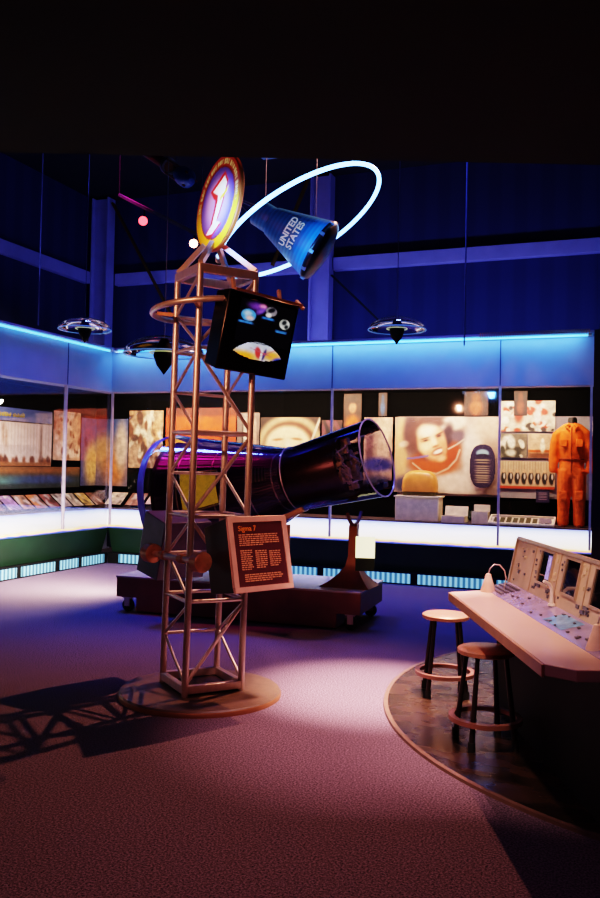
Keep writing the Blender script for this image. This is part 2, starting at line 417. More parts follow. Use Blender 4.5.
# ------------------------------------------------------------------ display cases
def tubelight(name, p, q, label):
    t = thing(name, label, 'light', p); q = Vector(q)-Vector(p)
    MB().tube([(0, 0, 0), q], .016, 8).build('tube', 'striplight', t)
    n = q.normalized(); mb = MB()
    MB().tube([(0, 0, 0), n*.05], .022, 10).build('end_cap', 'white', t); MB().tube([q-n*.05, q], .022, 10).build('end_cap', 'white', t)
tubelight('strip_light', (XL+.10, YB-.055, 3.318), (-.36, YB-.055, 3.318), 'cyan strip light along the top of the back soffit')
tubelight('strip_light', (XL+.055, YB-.12, 3.318), (XL+.055, 4.1, 3.318), 'cyan strip light along the top of the left soffit')

# back display case
t = thing('display_case', 'long glazed display case along the back wall with glowing counter', 'display case', (-4, YB, 0))
def P(m, name, mt, par=t, bv=0, lbl=None):
    o = m.build(name, mt, par, bv)
    # geometry given in world coordinates
    o.data.transform(Matrix.Translation(-Vector(par.location)))
    if lbl: o['label'] = lbl
    return o
x0, x1 = XL-.0, -.34
mb = MB(); mb.add([(x0, YB, .55), (x1, YB, .55), (x1, YB+.12, .17), (x0, YB+.12, .17), (x0, YB+.3, .55), (x1, YB+.3, .55), (x1, YB+.3, .17), (x0, YB+.3, .17)],
                  [(0,1,2,3), (4,7,6,5), (0,3,7,4), (1,5,6,2), (0,4,5,1), (3,2,6,7)]); P(mb, 'counter_front', 'green')
P(MB().box((x0, YB+.01, 0), (x1, YB+.3, .165)), 'plinth_base', 'black')
P(MB().add([(x0+.0, YB-.01, .56), (x1, YB-.01, .56), (x1, YB+.30, .83), (x0-.30, YB+.30, .83)], [(0,1,2,3)]), 'light_panel', 'lightbox')
for a in [(-7.3, -6.5), (-6.4, -5.2), (-5.1, -4.0), (-3.9, -2.65), (-2.55, -1.6), (-1.5, -.45)]:
    P(MB().box((a[0], YB-.005, .02), (a[1], YB+.01, .15)), 'vent_grille', 'vent')
P(MB().box((XL-.9, YB+.30, .80), (x1, 12.0, .85)), 'ledge', 'ledge')
P(MB().box((XL-1.0, 12.0, .8), (x1, 12.06, 2.72)), 'back_lining', 'casein')
P(MB().box((-3.10, 11.985, 1.2), (x1, 11.999, 2.352)), 'back_board', 'casepanel')
P(MB().box((XL-1.0, YB+.26, 2.72), (x1, 12.06, 2.76)), 'case_ceiling', 'casein')
P(MB().box((x0, YB+.02, .60), (x1, YB+.026, 2.69)), 'glass_pane', 'pane')
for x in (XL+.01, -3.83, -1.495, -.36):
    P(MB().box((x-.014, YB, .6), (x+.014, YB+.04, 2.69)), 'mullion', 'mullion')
# left display case
t2 = thing('display_case', 'glazed display case along the left wall with glowing counter', 'display case', (XL, 8, 0))
y0, y1 = 4.0, YB
mb = MB(); mb.add([(XL, y0, .55), (XL, y1, .55), (XL-.12, y1, .17), (XL-.12, y0, .17), (XL-.3, y0, .55), (XL-.3, y1, .55), (XL-.3, y1, .17), (XL-.3, y0, .17)],
                  [(0,1,2,3), (4,7,6,5), (0,3,7,4), (1,5,6,2), (0,4,5,1), (3,2,6,7)]); P(mb, 'counter_front', 'green', t2)
P(MB().box((XL-.3, y0, 0), (XL-.01, y1, .165)), 'plinth_base', 'black', t2)
P(MB().add([(XL+.01, y0, .56), (XL+.01, y1, .56), (XL-.30, y1+.31, .83), (XL-.30, y0, .83)], [(0,1,2,3)]), 'light_panel', 'lightbox', t2)
for a in [(4.2, 5.4), (5.5, 6.7), (6.8, 8.0), (8.1, 8.95), (9.05, 9.75), (9.87, 10.3), (10.4, 10.95)]:
    P(MB().box((XL-.01, a[0], .02), (XL+.005, a[1], .15)), 'vent_grille', 'vent', t2)
P(MB().box((-8.5, y0, .80), (XL-.30, YB+.28, .85)), 'ledge', 'ledge', t2)
P(MB().box((-8.52, y0, .8), (-8.46, 12.0, 2.72)), 'back_lining', 'casein', t2)
P(MB().box((-8.5, y0, 2.72), (XL-.26, YB+.25, 2.76)), 'case_ceiling', 'casein', t2)
P(MB().box((XL-.026, y0, .60), (XL-.02, y1, 2.69)), 'glass_pane', 'pane', t2)
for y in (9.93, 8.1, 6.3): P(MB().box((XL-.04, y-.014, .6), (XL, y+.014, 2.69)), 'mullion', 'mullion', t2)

# ------------------------------------------------------------------ pictures in the cases
def zb(X, Y, rx, ry, rot, c, soft, ox, oy, w, h, *e): return ((X-ox)/w, (Y-oy)/h, rx/w, ry/h, rot, c, soft, *e)
def pic(dims, label, cat, name, bg, blobs, **k):
    w, h, m = dims; o = painter(name, w, h, bg, blobs, mtx=m, **k); return tag(o, label, cat)
A = lambda X, Y, rx, ry, rot, c, q_, *e: ((X/8.57+5)/105, (Y/8.57-7)/78, rx/8.57/105, ry/8.57/78, rot, c, q_, *e)
def arc(pts, wd, c):
    out = []
    for (xa, ya), (xb, yb) in zip(pts, pts[1:]):
        n = max(2, int(math.hypot(xb-xa, yb-ya)/(wd*.8)))
        out += [A(xa+(xb-xa)*k/n, ya+(yb-ya)*k/n, wd, wd, 0, c, .5) for k in range(n)]
    return out
pic(on_back(-3.14, -1.62, 1.235, 2.345), 'large photo of a smiling astronaut in an open helmet and white suit', 'photo', 'astronaut_photo', (172, 140, 128), [
    A(15, 350, 60, 330, 0, (210, 165, 120), .4), A(100, 200, 75, 190, 0, (82, 52, 62), .5), A(40, 300, 50, 30, 10, (225, 195, 175), .5), A(30, 660, 80, 80, 0, (55, 50, 85), .6),
    A(290, 250, 240, 260, 0, (96, 56, 54), .35), A(470, 110, 130, 75, 20, (226, 206, 190), .4), A(420, 230, 55, 130, -10, (60, 36, 46), .5), A(520, 230, 80, 60, 0, (95, 75, 90), .5),
    A(640, 420, 95, 330, 0, (226, 208, 200), .4), A(760, 130, 130, 150, 0, (205, 175, 155), .6), A(520, 640, 230, 110, 0, (228, 210, 202), .5), A(700, 560, 60, 200, 0, (190, 165, 165), .6),
    A(300, 470, 235, 105, 0, (168, 74, 40), .35), A(470, 380, 70, 110, -20, (160, 62, 34), .5), A(250, 400, 100, 50, 0, (120, 58, 46), .5),
    A(283, 275, 128, 178, 18, (226, 158, 116), .22), A(290, 105, 125, 38, -6, (96, 58, 56), .6), A(245, 185, 88, 60, 10, (255, 238, 208), .8), A(240, 315, 70, 55, 20, (255, 226, 176), .9),
    A(345, 222, 40, 22, 25, (165, 95, 78), .7), A(228, 268, 46, 16, 15, (176, 112, 88), .7), A(350, 205, 44, 9, 28, (110, 60, 52), .6), A(225, 248, 46, 8, 18, (130, 78, 62), .6), A(346, 226, 20, 8, 20, (60, 34, 36), .5), A(232, 268, 20, 8, 15, (70, 40, 38), .5),
    A(302, 270, 26, 50, 18, (255, 222, 180), .8), A(318, 318, 34, 12, 20, (170, 98, 74), .6), A(348, 362, 66, 34, 24, (140, 62, 52), .5), A(344, 362, 50, 17, 24, (255, 242, 226), .5),
    A(372, 425, 48, 30, 20, (232, 170, 130), .7), A(395, 330, 24, 70, 5, (205, 138, 100), .7)] +
    arc([(120, 470), (210, 540), (330, 560), (430, 510), (500, 430), (530, 340)], 8, (200, 165, 145)) + arc([(430, 340), (500, 300), (570, 250)], 6, (205, 180, 170)) + arc([(70, 430), (160, 420), (260, 400)], 8, (104, 96, 160)), nx=130, grain=.04)
o = pic((.36, .62, frame((-1.84, 11.9, 1.64), (1, 0, 0), y=(0, 0, 1))), 'dark blue oval sign with lines of text beside the astronaut photo', 'sign', 'oval_sign', (38, 26, 62), [
    (.5, .2, .26, .09, 0, (150, 190, 210), .3), (.5, .26, .26, .05, 0, (30, 20, 50), .2)] + [(.5, y, .3-.02*(i % 2), .014, 0, (170, 150, 130), .5, 1) for i, y in enumerate((.36, .42, .50, .55, .60, .65, .72, .77, .82, .87))],
    nx=36, grain=.0, mask=lambda u, v: ((u-.5)/.5)**2.6*(1 if u > .5 else 1) + (abs(v-.5)/.5)**2.6 < 1 if u > .5 else (abs(u-.5)/.5)**2.6+(abs(v-.5)/.5)**2.6 < 1)
rnd = random.Random(3)
def crowd(n, cols, r0=.03, r1=.09, ylo=0., yhi=1., seed=1):
    q = random.Random(seed)
    return [(q.random(), ylo+(yhi-ylo)*q.random(), r0+(r1-r0)*q.random(), (r0+(r1-r0)*q.random())*1.3, q.uniform(-40, 40), q.choice(cols), .4) for _ in range(n)]
pic(on_back(-1.60, -.86, 2.14, 2.57), 'photo of a crowd in white and red, top of the picture group', 'photo', 'wall_photo', (205, 190, 170),
    crowd(46, [(235, 225, 210), (240, 232, 220), (60, 45, 40), (185, 60, 40), (200, 80, 50)], .03, .09, seed=2)+[(.33, .4, .1, .35, 0, (180, 60, 45), .5), (.68, .5, .07, .3, 0, (235, 225, 215), .5)], nx=70)
pic(on_back(-1.60, -1.235, 1.77, 2.11), 'photo of a white suited figure on grey ground, middle left of the picture group', 'photo', 'wall_photo', (120, 105, 90),
    crowd(18, [(230, 220, 205), (70, 60, 50), (60, 55, 45)], .06, .18, seed=5)+[(.4, .35, .16, .3, 10, (235, 228, 215), .4), (.4, .8, .2, .15, 0, (225, 215, 200), .5)], nx=40)
pic(on_back(-1.22, -.865, 1.77, 2.11), 'photo of a white rocket over an orange horizon, middle right of the picture group', 'photo', 'wall_photo', (215, 175, 145),
    [(.5, .72, .6, .06, 0, (190, 80, 30), .4, 1), (.5, .9, .6, .12, 0, (120, 70, 50), .5, 1), (.55, .5, .1, .3, 0, (245, 230, 205), .4), (.55, .3, .05, .1, 0, (255, 245, 230), .5)], nx=40)
b = []
for i in range(8):
    x = .07+i*.125; b += [(x, .62, .055, .24, 0, (28, 22, 26), .3), (x, .36, .03, .07, 0, (225, 175, 140), .3), (x+.01, .55, .018, .12, 0, (215, 205, 200), .4), (x+.06, .75, .03, .12, 0, (215, 180, 150), .5)]
pic(on_back(-1.60, -.855, 1.335, 1.72), 'photo of a row of people in dark suits, bottom of the picture group', 'photo', 'wall_photo', (205, 175, 145),
    [(i*.05, .2, .008, .22, 0, (170, 140, 115), .5, 1) for i in range(21)]+b+[(.5, .97, .6, .07, 0, (190, 70, 45), .3, 1)], nx=90, grain=.05)
pic(on_back(-1.10, -.92, 1.15, 1.33, 11.93), 'small purple caption plate under the suited group photo', 'sign', 'caption_plate', (40, 32, 70), [(.5, .25+.12*i, .35, .03, 0, (150, 130, 150), .4, 1) for i in range(5)], nx=20, grain=0)
pic(on_back(-5.33, -4.33, 1.86, 2.345), 'photo of a face inside a white round helmet above the big capsule', 'photo', 'astronaut_photo', (60, 38, 34), [
    (.5, .85, .56, .95, 0, (190, 160, 120), .12), (.5, .9, .46, .8, 0, (110, 66, 50), .12), (.47, .92, .40, .66, 0, (252, 222, 175), .18), (.30, .72, .10, .05, 5, (175, 110, 75), .6),
    (.62, .70, .10, .05, -5, (175, 110, 75), .6), (.47, .85, .06, .15, 0, (255, 240, 205), .8), (.93, .4, .02, .5, -20, (235, 215, 190), .4)], nx=70, grain=.04)
pic(on_back(-5.74, -5.35, 1.6, 2.42), 'photo of a white suited figure seen through the tower', 'photo', 'wall_photo', (120, 100, 95), [
    (.5, .5, .22, .5, 5, (225, 205, 185), .3), (.5, .15, .14, .12, 0, (190, 160, 140), .4), (.25, .5, .04, .4, 0, (40, 30, 30), .5), (.8, .5, .08, .5, 0, (200, 150, 130), .5)], nx=30)
pic(on_back(-7.05, -5.76, 1.6, 2.50), 'orange red banner picture behind the tower lattice', 'photo', 'wall_photo', (190, 70, 30), [
    (.2, .75, .25, .25, 0, (240, 170, 70), .6), (.5, .35, .5, .2, 0, (215, 85, 35), .5), (.5, .06, .6, .09, 0, (110, 35, 22), .4, 1), (.8, .8, .2, .2, 0, (150, 45, 30), .6)], nx=50)
pic(on_back(-3.95, -3.67, 1.95, 2.70), 'narrow photo of a figure in orange hanging right of the mullion', 'photo', 'wall_photo', (70, 42, 34), [
    (.5, .28, .22, .12, 0, (190, 120, 85), .4), (.5, .62, .42, .2, 0, (205, 90, 35), .5), (.5, .9, .5, .1, 0, (200, 160, 130), .5), (.5, .1, .3, .1, 0, (60, 40, 35), .5)], nx=24)
pic(on_back(-4.30, -3.97, 1.2, 2.3), 'dim photo of machinery behind the clear end of the capsule', 'photo', 'wall_photo', (80, 50, 45), crowd(22, [(150, 95, 70), (40, 30, 36), (110, 60, 70)], .08, .2, seed=9), nx=26)
pic(on_back(-3.62, -3.18, 1.2, 2.34), 'pale photo strip with a dark blue foot left of the smiling astronaut', 'photo', 'wall_photo', (175, 135, 120), [
    (.7, .3, .25, .5, 0, (215, 175, 150), .6), (.2, .4, .15, .6, 0, (110, 70, 75), .6), (.5, .62, .6, .1, 0, (50, 50, 120), .5), (.5, .9, .6, .15, 0, (40, 42, 80), .5)], nx=30)
for (a, c_, col1) in ((-2.12, -1.78, (165, 80, 45)), (-1.42, -1.24, (120, 55, 40)), (-3.40, -3.27, (40, 70, 110))):
    pic(on_back(a, c_, 2.36, 2.71, 11.95), {-2.12: 'dim orange brown photo above the right side of the astronaut photo', -1.42: 'small dim brown photo above the crowd photo', -3.40: 'small dim blue photo above the astronaut photo'}[a], 'photo', 'wall_photo', (55, 30, 28), [(.5, .65, .3, .35, 0, col1, .5), (.5, .25, .2, .2, 0, tuple(int(v*.8) for v in col1), .5)], nx=16)
# corner pictures
pic(on_back(-7.76, -7.10, 1.50, 2.46), 'tall brown photo of an astronaut right of the case corner', 'photo', 'wall_photo', (176, 140, 112), crowd(44, [(240, 225, 195), (110, 70, 50), (235, 215, 185), (90, 60, 48), (200, 150, 110)], .04, .14, seed=12), nx=50, grain=.2)
pic(on_back(-8.43, -7.78, 1.18, 2.32), 'golden cloudy mural panel on the back wall at the case corner', 'mural', 'mural_panel', (120, 110, 130), [
    (.5, .1, .7, .3, 0, (55, 75, 125), .6), (.3, .5, .4, .3, 0, (190, 150, 110), .7), (.6, .75, .35, .3, 0, (205, 120, 60), .7), (.8, .4, .2, .4, 0, (215, 190, 165), .6)], nx=40)
pic(on_left(11.53, 11.98, 1.18, 2.32), 'blue and gold mural panel on the left wall at the case corner', 'mural', 'mural_panel', (75, 85, 140), [
    (.5, .3, .35, .2, 0, (110, 80, 130), .6), (.7, .7, .5, .35, 0, (225, 185, 120), .6), (.3, .35, .1, .08, 0, (50, 35, 80), .4)], nx=40)
pic(on_left(10.80, 11.50, 1.60, 2.39), 'tall photo of a standing astronaut beside the wide group photo', 'photo', 'wall_photo', (200, 172, 140), [
    (.5, .35, .2, .35, 0, (232, 210, 180), .4), (.5, .16, .12, .1, 0, (235, 215, 190), .4), (.25, .75, .2, .2, 10, (240, 225, 200), .5), (.6, .85, .35, .1, 0, (235, 218, 195), .5)] +
    crowd(26, [(110, 85, 66), (240, 225, 200), (140, 110, 84)], .03, .09, seed=4), nx=46, grain=.15)
w, h, m = on_left(7.2, 10.76, 2.17, 2.36)
t = thing('heading_banner', 'blue heading banner with yellow lettering over the group photo', 'banner', mtx=m)
MB().box((-w/2, -h/2, -.012), (w/2, h/2, 0)).build('banner_board', mat('banner_blue', (96, 112, 160), .6), t)
mb = MB(); q = random.Random(5); x = .20
while x < 1.15:      # lettering too blurred to read in the photo: short yellow strokes
    ww = q.uniform(.03, .06); mb.box((x, -.035, .001), (x+ww*.35, q.uniform(.0, .035), .004)); mb.box((x, -.035, .001), (x+ww, -.015, .004)); mb.box((x+ww*.7, -.03, .001), (x+ww, .02, .004)); x += ww+q.choice((.015, .015, .05))
mb.build('banner_lettering', mat('banner_yellow', (240, 195, 40), .6), t)
b = [(q.random(), .80+.1*q.random(), .012, .10, q.uniform(-20, 20), q.choice([(110, 60, 40), (150, 90, 60), (80, 45, 38)]), .4) for _ in range(60)]
pic(on_left(7.2, 10.76, 1.50, 2.15), 'wide pale photo of a row of people under the blue banner', 'photo', 'wall_photo', (240, 215, 195), b+[(.5, .98, .6, .07, 0, (150, 95, 60), .4, 1), (.93, .5, .015, .5, 0, (120, 80, 60), .5), (.70, .3, .02, .3, 10, (170, 130, 100), .6)] +
    [(i*.02, .35, .003, .4, 0, (215, 185, 165), .6, 1) for i in range(50)], nx=150, grain=.05)
pic(on_left(7.2, 11.5, 1.16, 1.49, -8.40), 'low dark green landscape picture under the group photo', 'photo', 'wall_photo', (50, 62, 58), [
    (.5, .15, .6, .2, 0, (150, 95, 55), .5, 1), (.6, .6, .3, .12, 0, (90, 130, 120), .5), (.8, .6, .2, .2, 0, (60, 80, 120), .5)], nx=90)
# slanted booklets on the left case ledge
def booklet(i, org, xdir, back, label, colr, grp, w=.26, d=.30):
    upv = (Vector(back)*.78+UP*.62)
    m = frame(org, xdir, y=upv)
    t = thing('reading_panel', label, 'display panel', mtx=m, group=grp)
    painter('panel_print', w, d, colr, crowd(9, [tuple(min(255, int(v*1.35)) for v in colr), tuple(int(v*.5) for v in colr), (200, 180, 170)], .08, .22, seed=30+i), nx=18, parent=t, thick=.014, grain=.15)
    mb = MB(); mb.box((-w*.35, -d*.3, -.11), (w*.35, -d*.28, -.015)); mb.box((-w*.1, d*.1, -.25), (w*.1, d*.12, -.015)); mb.build('stand', 'black', t)
cols = [(170, 120, 90), (200, 160, 90), (150, 80, 70), (120, 90, 130), (205, 180, 150), (190, 110, 60), (110, 70, 60), (215, 190, 170)]
cn = ['tan', 'ochre', 'brick red', 'violet', 'cream', 'orange brown', 'dark brown', 'pale']
for i in range(15):
    yy = 7.35+i*.29; c = cols[(i*5) % 8]
    booklet(i, (-8.02, yy, .985), (0, 1, 0), (-1, 0, 0), 'slanted %s display panel on the left case ledge, %s from the case corner' % (cn[(i*5) % 8], ['nearest', 'second', 'third', 'fourth', 'fifth', 'sixth', 'seventh', 'eighth', 'ninth', 'tenth', 'eleventh', 'twelfth', 'thirteenth', 'fourteenth', 'fifteenth'][14-i]), c, 'slanted panels on the left case ledge', .25)
booklet(20, (-7.75, 11.62, .99), (1, 0, 0), (0, 1, 0), 'pale slanted panel nearest the case corner on the back ledge', (225, 205, 185), None, .3)
booklet(21, (-7.35, 11.60, .99), (1, 0, 0), (0, 1, 0), 'brown slanted panel second from the case corner on the back ledge', (120, 80, 70), None, .3)
booklet(22, (-6.98, 11.60, 1.02), (1, 0, 0), (0, 1, 0), 'cream slanted panel third from the case corner on the back ledge', (235, 195, 175), None, .28)

# objects standing on the back ledge
t = thing('helmet_plinth', 'pale square plinth under the amber shell in the back case', 'plinth', (-2.68, 11.62, .85))
MB().box((-.31, -.16, 0), (.31, .16, .33)).build('plinth_block', 'cream', t, .008)
MB().box((-.33, -.175, .33), (.33, .175, .35)).build('plinth_cap', 'cream', t, .004)
t = thing('amber_shell', 'amber rounded shell with olive rim on the pale plinth', 'artefact', (-2.67, 11.62, 1.20))
mb = MB(); vs = []; seg = 28
prof = [(1.0, .06), (1.02, .12), (.98, .22), (.86, .30), (.6, .345), (.3, .36), (.001, .363)]
def sq(a, e=.55): c = math.cos(a); s = math.sin(a); return (math.copysign(abs(c)**e, c), math.copysign(abs(s)**e, s))
for r, z in prof:
    for k in range(seg): x, y = sq(2*PI*k/seg); vs.append((x*r*.25, y*r*.14, z))
mb.add(vs, [(i*seg+k, i*seg+(k+1) % seg, (i+1)*seg+(k+1) % seg, (i+1)*seg+k) for i in range(len(prof)-1) for k in range(seg)], 0, None, True); mb.build('shell', 'amber', t)
mb = MB(); vs = []
for r, z in [(.9, 0), (.95, 0), (1.0, .08), (.9, .08)]:
    for k in range(seg): x, y = sq(2*PI*k/seg); vs.append((x*r*.25, y*r*.14, z))
mb.add(vs, [(i*seg+k, i*seg+(k+1) % seg, ((i+1) % 4)*seg+(k+1) % seg, ((i+1) % 4)*seg+k) for i in range(4) for k in range(seg)]); mb.build('rim', 'olive', t)
def open_box(org, w, d, h, label, lidtilt=70, m='cream'):
    t = thing('open_case', label, 'case', org)
    mb = MB(); mb.box((-w/2, -d/2, 0), (w/2, d/2, .015)); mb.box((-w/2, -d/2, .015), (w/2, -d/2+.012, h)); mb.box((-w/2, d/2-.012, .015), (w/2, d/2, h)); mb.box((-w/2, -d/2+.012, .015), (-w/2+.012, d/2-.012, h)); mb.box((w/2-.012, -d/2+.012, .015), (w/2, d/2-.012, h)); mb.build('tray', m, t)
    mb = MB(); a = math.radians(lidtilt); mb.box((-w/2, 0, 0), (w/2, .015, w*.42), 0, Matrix.Translation((0, d/2, h)) @ Matrix.Rotation(-(PI/2-a), 4, 'X')); mb.build('lid', m, t)
    MB().box((-w/2+.03, -d/2+.03, .016), (w/2-.03, d/2-.03, h-.01)).build('lining', 'white', t)
open_box((-2.16, 11.55, .85), .32, .26, .09, 'white open case with raised lid right of the pale plinth')
open_box((-1.80, 11.57, .85), .22, .2, .16, 'small upright white case beside the open case', 84)
t = thing('artefact_tray', 'low sloping tray of small artefacts left of the orange suit', 'tray', (-1.24, 11.52, .85))
m_ = Matrix.Rotation(math.radians(18), 4, 'X')
mb = MB(); mb.box((-.42, -.14, .04), (.42, .14, .06), 0, m_); mb.box((-.42, -.15, .04), (.42, -.13, .085), 0, m_); mb.box((-.42, .13, .04), (.42, .15, .085), 0, m_); mb.box((-.43, -.15, .04), (-.41, .15, .085), 0, m_); mb.box((.41, -.15, .04), (.43, .15, .085), 0, m_)
mb.box((-.38, .05, -.0), (.38, .08, .07)); mb.build('tray_body', 'cream', t)
mb = MB()
for i in range(9): x = -.37+i*.085; mb.box((x, -.09, .06), (x+.06, .09, .068+.004*(i % 3)), 0, m_)
mb.build('tray_contents', 'olive', t)
# flight suit on a mannequin form
t = thing('flight_suit', 'bright orange flight suit standing on a headless black form', 'suit', (-.615, 11.62, .85))
def loft(mb, secs, seg=20):
    # secs: (x, y, z, rx, ry)
    vs = []
    for (x, y, z, rx, ry) in secs:
        for k in range(seg): a = 2*PI*k/seg; vs.append((x+rx*math.cos(a), y+ry*math.sin(a), z))
    n = len(secs); fs = [(i*seg+k, i*seg+(k+1) % seg, (i+1)*seg+(k+1) % seg, (i+1)*seg+k) for i in range(n-1) for k in range(seg)]
    fs += [tuple(range(seg))[::-1], tuple((n-1)*seg+k for k in range(seg))]; mb.add(vs, fs, 0, None, True)
mb = MB()
loft(mb, [(0, 0, .66, .155, .10), (0, 0, .78, .16, .105), (0, 0, .90, .155, .10), (0, 0, 1.0, .165, .11), (0, 0, 1.15, .19, .12), (0, 0, 1.27, .20, .115), (0, 0, 1.345, .155, .09), (0, 0, 1.385, .085, .07)])
for s in (-1, 1):
    loft(mb, [(s*.105, -.01, .01, .062, .075), (s*.103, 0, .05, .08, .085), (s*.10, 0, .2, .075, .08), (s*.095, 0, .42, .088, .09), (s*.085, 0, .6, .10, .10), (s*.075, 0, .76, .11, .10)])
    loft(mb, [(s*.235, -.02, .72, .045, .05), (s*.24, -.02, .78, .058, .058), (s*.235, 0, .95, .062, .062), (s*.215, 0, 1.12, .07, .07), (s*.175, 0, 1.25, .08, .08), (s*.11, 0, 1.32, .07, .07)])
o = mb.build('suit_cloth', 'orange', t, weld=False)
rm = o.modifiers.new('remesh', 'REMESH'); rm.mode = 'VOXEL'; rm.voxel_size = .013; rm.use_smooth_shade = True
s_ = o.modifiers.new('smooth', 'SMOOTH'); s_.factor = .6; s_.iterations = 5
mb = MB(); mb.tube([(0, -.114, 1.33), (0, -.128, 1.15), (0, -.116, .95), (0, -.112, .72)], .005, 6); mb.build('zip', 'orangeseam', t)
mb = MB()
for s in (-1, 1): mb.tube([(s*.03, -.10, 1.38), (s*.07, -.11, 1.34), (s*.035, -.125, 1.30)], [.012, .02, .008], 8)
mb.build('collar', 'orange', t)
mb = MB()
for k in range(1): mb.tube([(.158*math.cos(a), .106*math.sin(a), .905) for a in [2*PI*i/28 for i in range(28)]], .008, 6, True)
mb.build('waist_seam', 'orangeseam', t)
mb = MB()
for (x, z, w_, h_) in ((-.1, 1.12, .09, .1), (.1, 1.12, .09, .1), (-.1, .42, .1, .12), (.1, .42, .1, .12)): mb.box((x-w_/2, -.132 if z > 1 else -.10, z-h_/2), (x+w_/2, -.10 if z > 1 else -.085, z+h_/2))
mb.build('pocket', 'orange', t, .006)
mb = MB(); mb.lathe([(.001, 1.47), (.05, 1.465), (.062, 1.43), (.06, 1.38), (.075, 1.33), (.001, 1.32)], 20); mb.build('neck_form', 'mannequin', t)
mb = MB()
for s in (-1, 1): mb.tube([(s*.105, .02, 0), (s*.105, -.03, .012), (s*.105, -.11, .012)], [.03, .035, .02], 8)
mb.build('boot', 'orangeseam', t)
tag(MB().box((-.16, 0, 0), (.0, .02, .11)).build('caption_card', 'white', None, 0, (-.85, 11.42, .851)), 'small white card at the foot of the orange suit', 'card')

# ------------------------------------------------------------------ tower
TR = math.radians(62); TC = Vector((-2.72, 5.18, 0))
t = thing('display_disc', 'flat round tan base under the lattice tower', 'base', (-2.70, 5.13, 0))
MB().lathe([(.001, .04), (.545, .04), (.555, .03)], 96).build('disc_top', 'disc', t)
MB().lathe([(.555, .03), (.56, .02), (.56, .0), (.001, .0)], 96).build('disc_edge', 'discedge', t)
T = thing('lattice_tower', 'tall square aluminium lattice tower standing on the round base', 'tower', (TC.x, TC.y, .04), TR)
T.rotation_euler = (Matrix.Rotation(math.radians(.8), 3, FW) @ Matrix.Rotation(math.radians(51), 3, 'Z')).to_euler(); hs = .207; Z0 = .0; Z = [.06, .63, 1.20, 1.77, 2.34, 2.86]
cs = {'A': (-hs, -hs), 'D': (hs, -hs), 'B': (-hs, hs), 'C': (hs, hs)}
for k, (x, y) in cs.items(): MB().tube([(x, y, 0), (x, y, 2.90)], .0235, 14).build('leg', 'steel', T)
def cb(p, z0, q, z1, nm, r=.013):
    a = Vector((*cs[p], z0)); b_ = Vector((*cs[q], z1)); d = (b_-a).normalized()*.02
    MB().tube([a+d, b_-d], r, 10).build(nm, 'steel', T)
for i, z in enumerate(Z):
    for p, q in (('A', 'D'), ('D', 'C'), ('C', 'B'), ('B', 'A')): 
        if z == Z[0] or z == Z[-1]: continue
        cb(p, z, q, z, 'crossbar', .014)
    if i < 5:
        z1 = Z[i+1]; zm = (z+z1)/2
        cb('B', zm, 'C', zm, 'crossbar', .012)
        if i % 2 == 0: cb('A', z+.02, 'D', z1-.02, 'brace')
        else: cb('A', z1-.02, 'D', z+.02, 'brace')
        cb('A', z+.02, 'B', zm, 'brace', .011); cb('B', zm, 'A', z1-.02, 'brace', .011)
        cb('D', z+.02, 'C', zm, 'brace', .011); cb('C', zm, 'D', z1-.02, 'brace', .011)
mb = MB()
for a, b_ in (('A', 'D'), ('D', 'C'), ('C', 'B'), ('B', 'A')): mb.bar((*cs[a], .045), (*cs[b_], .045), .04, .055)
mb.build('base_frame', 'steel', T, .004)
MB().box((-hs, -hs, .002), (hs, hs, .016)).build('base_plate', 'signbody', T)
mb = MB()
for a, b_ in (('A', 'D'), ('D', 'C'), ('C', 'B'), ('B', 'A')): mb.bar((*cs[a], 2.875), (*cs[b_], 2.875), .045, .06)
mb.build('top_frame', 'steel', T, .004)
# emblem struts
mb = MB(); mb.bar((hs, -hs, 2.91), (.03, .0, 3.11), .035); mb.build('strut', 'steel', T)
mb = MB(); mb.bar((-hs, -hs, 2.91), (-.03, .02, 3.12), .035); mb.build('strut', 'steel', T)
mb = MB(); mb.bar((-hs, hs, 2.91), (-.05, .12, 3.12), .035); mb.build('strut', 'steel', T)
mb = MB(); mb.bar((hs, hs, 2.91), (.05, .10, 3.12), .035); mb.build('strut', 'steel', T)
# hoop round the tower head
hz = 2.63
pts = [(.435*math.cos(a), .435*math.sin(a), hz+.035*math.cos(a+.7)) for a in [2*PI*i/64 for i in range(64)]]
hp = MB().tube(pts, .021, 10, True).build('hoop', 'steel', T); hp['label'] = 'silver hoop circling the top of the tower'
mb = MB()
for s in (-1, 1): mb.bar((s*hs, -hs, hz-.02), (s*.30, -.34, hz), .025); mb.bar((s*hs, hs, hz-.02), (s*.30, .34, hz), .025)
mb.build('hoop_bracket', 'copper', T)

# emblem disc on the tower head
em_c = Vector((-2.69, 5.20, 3.445)); xdir = Vector((math.cos(math.radians(143)), math.sin(math.radians(143)), 0)) * -1
m = frame(em_c, xdir, y=Vector((0, 0, 1))+RT*.10)
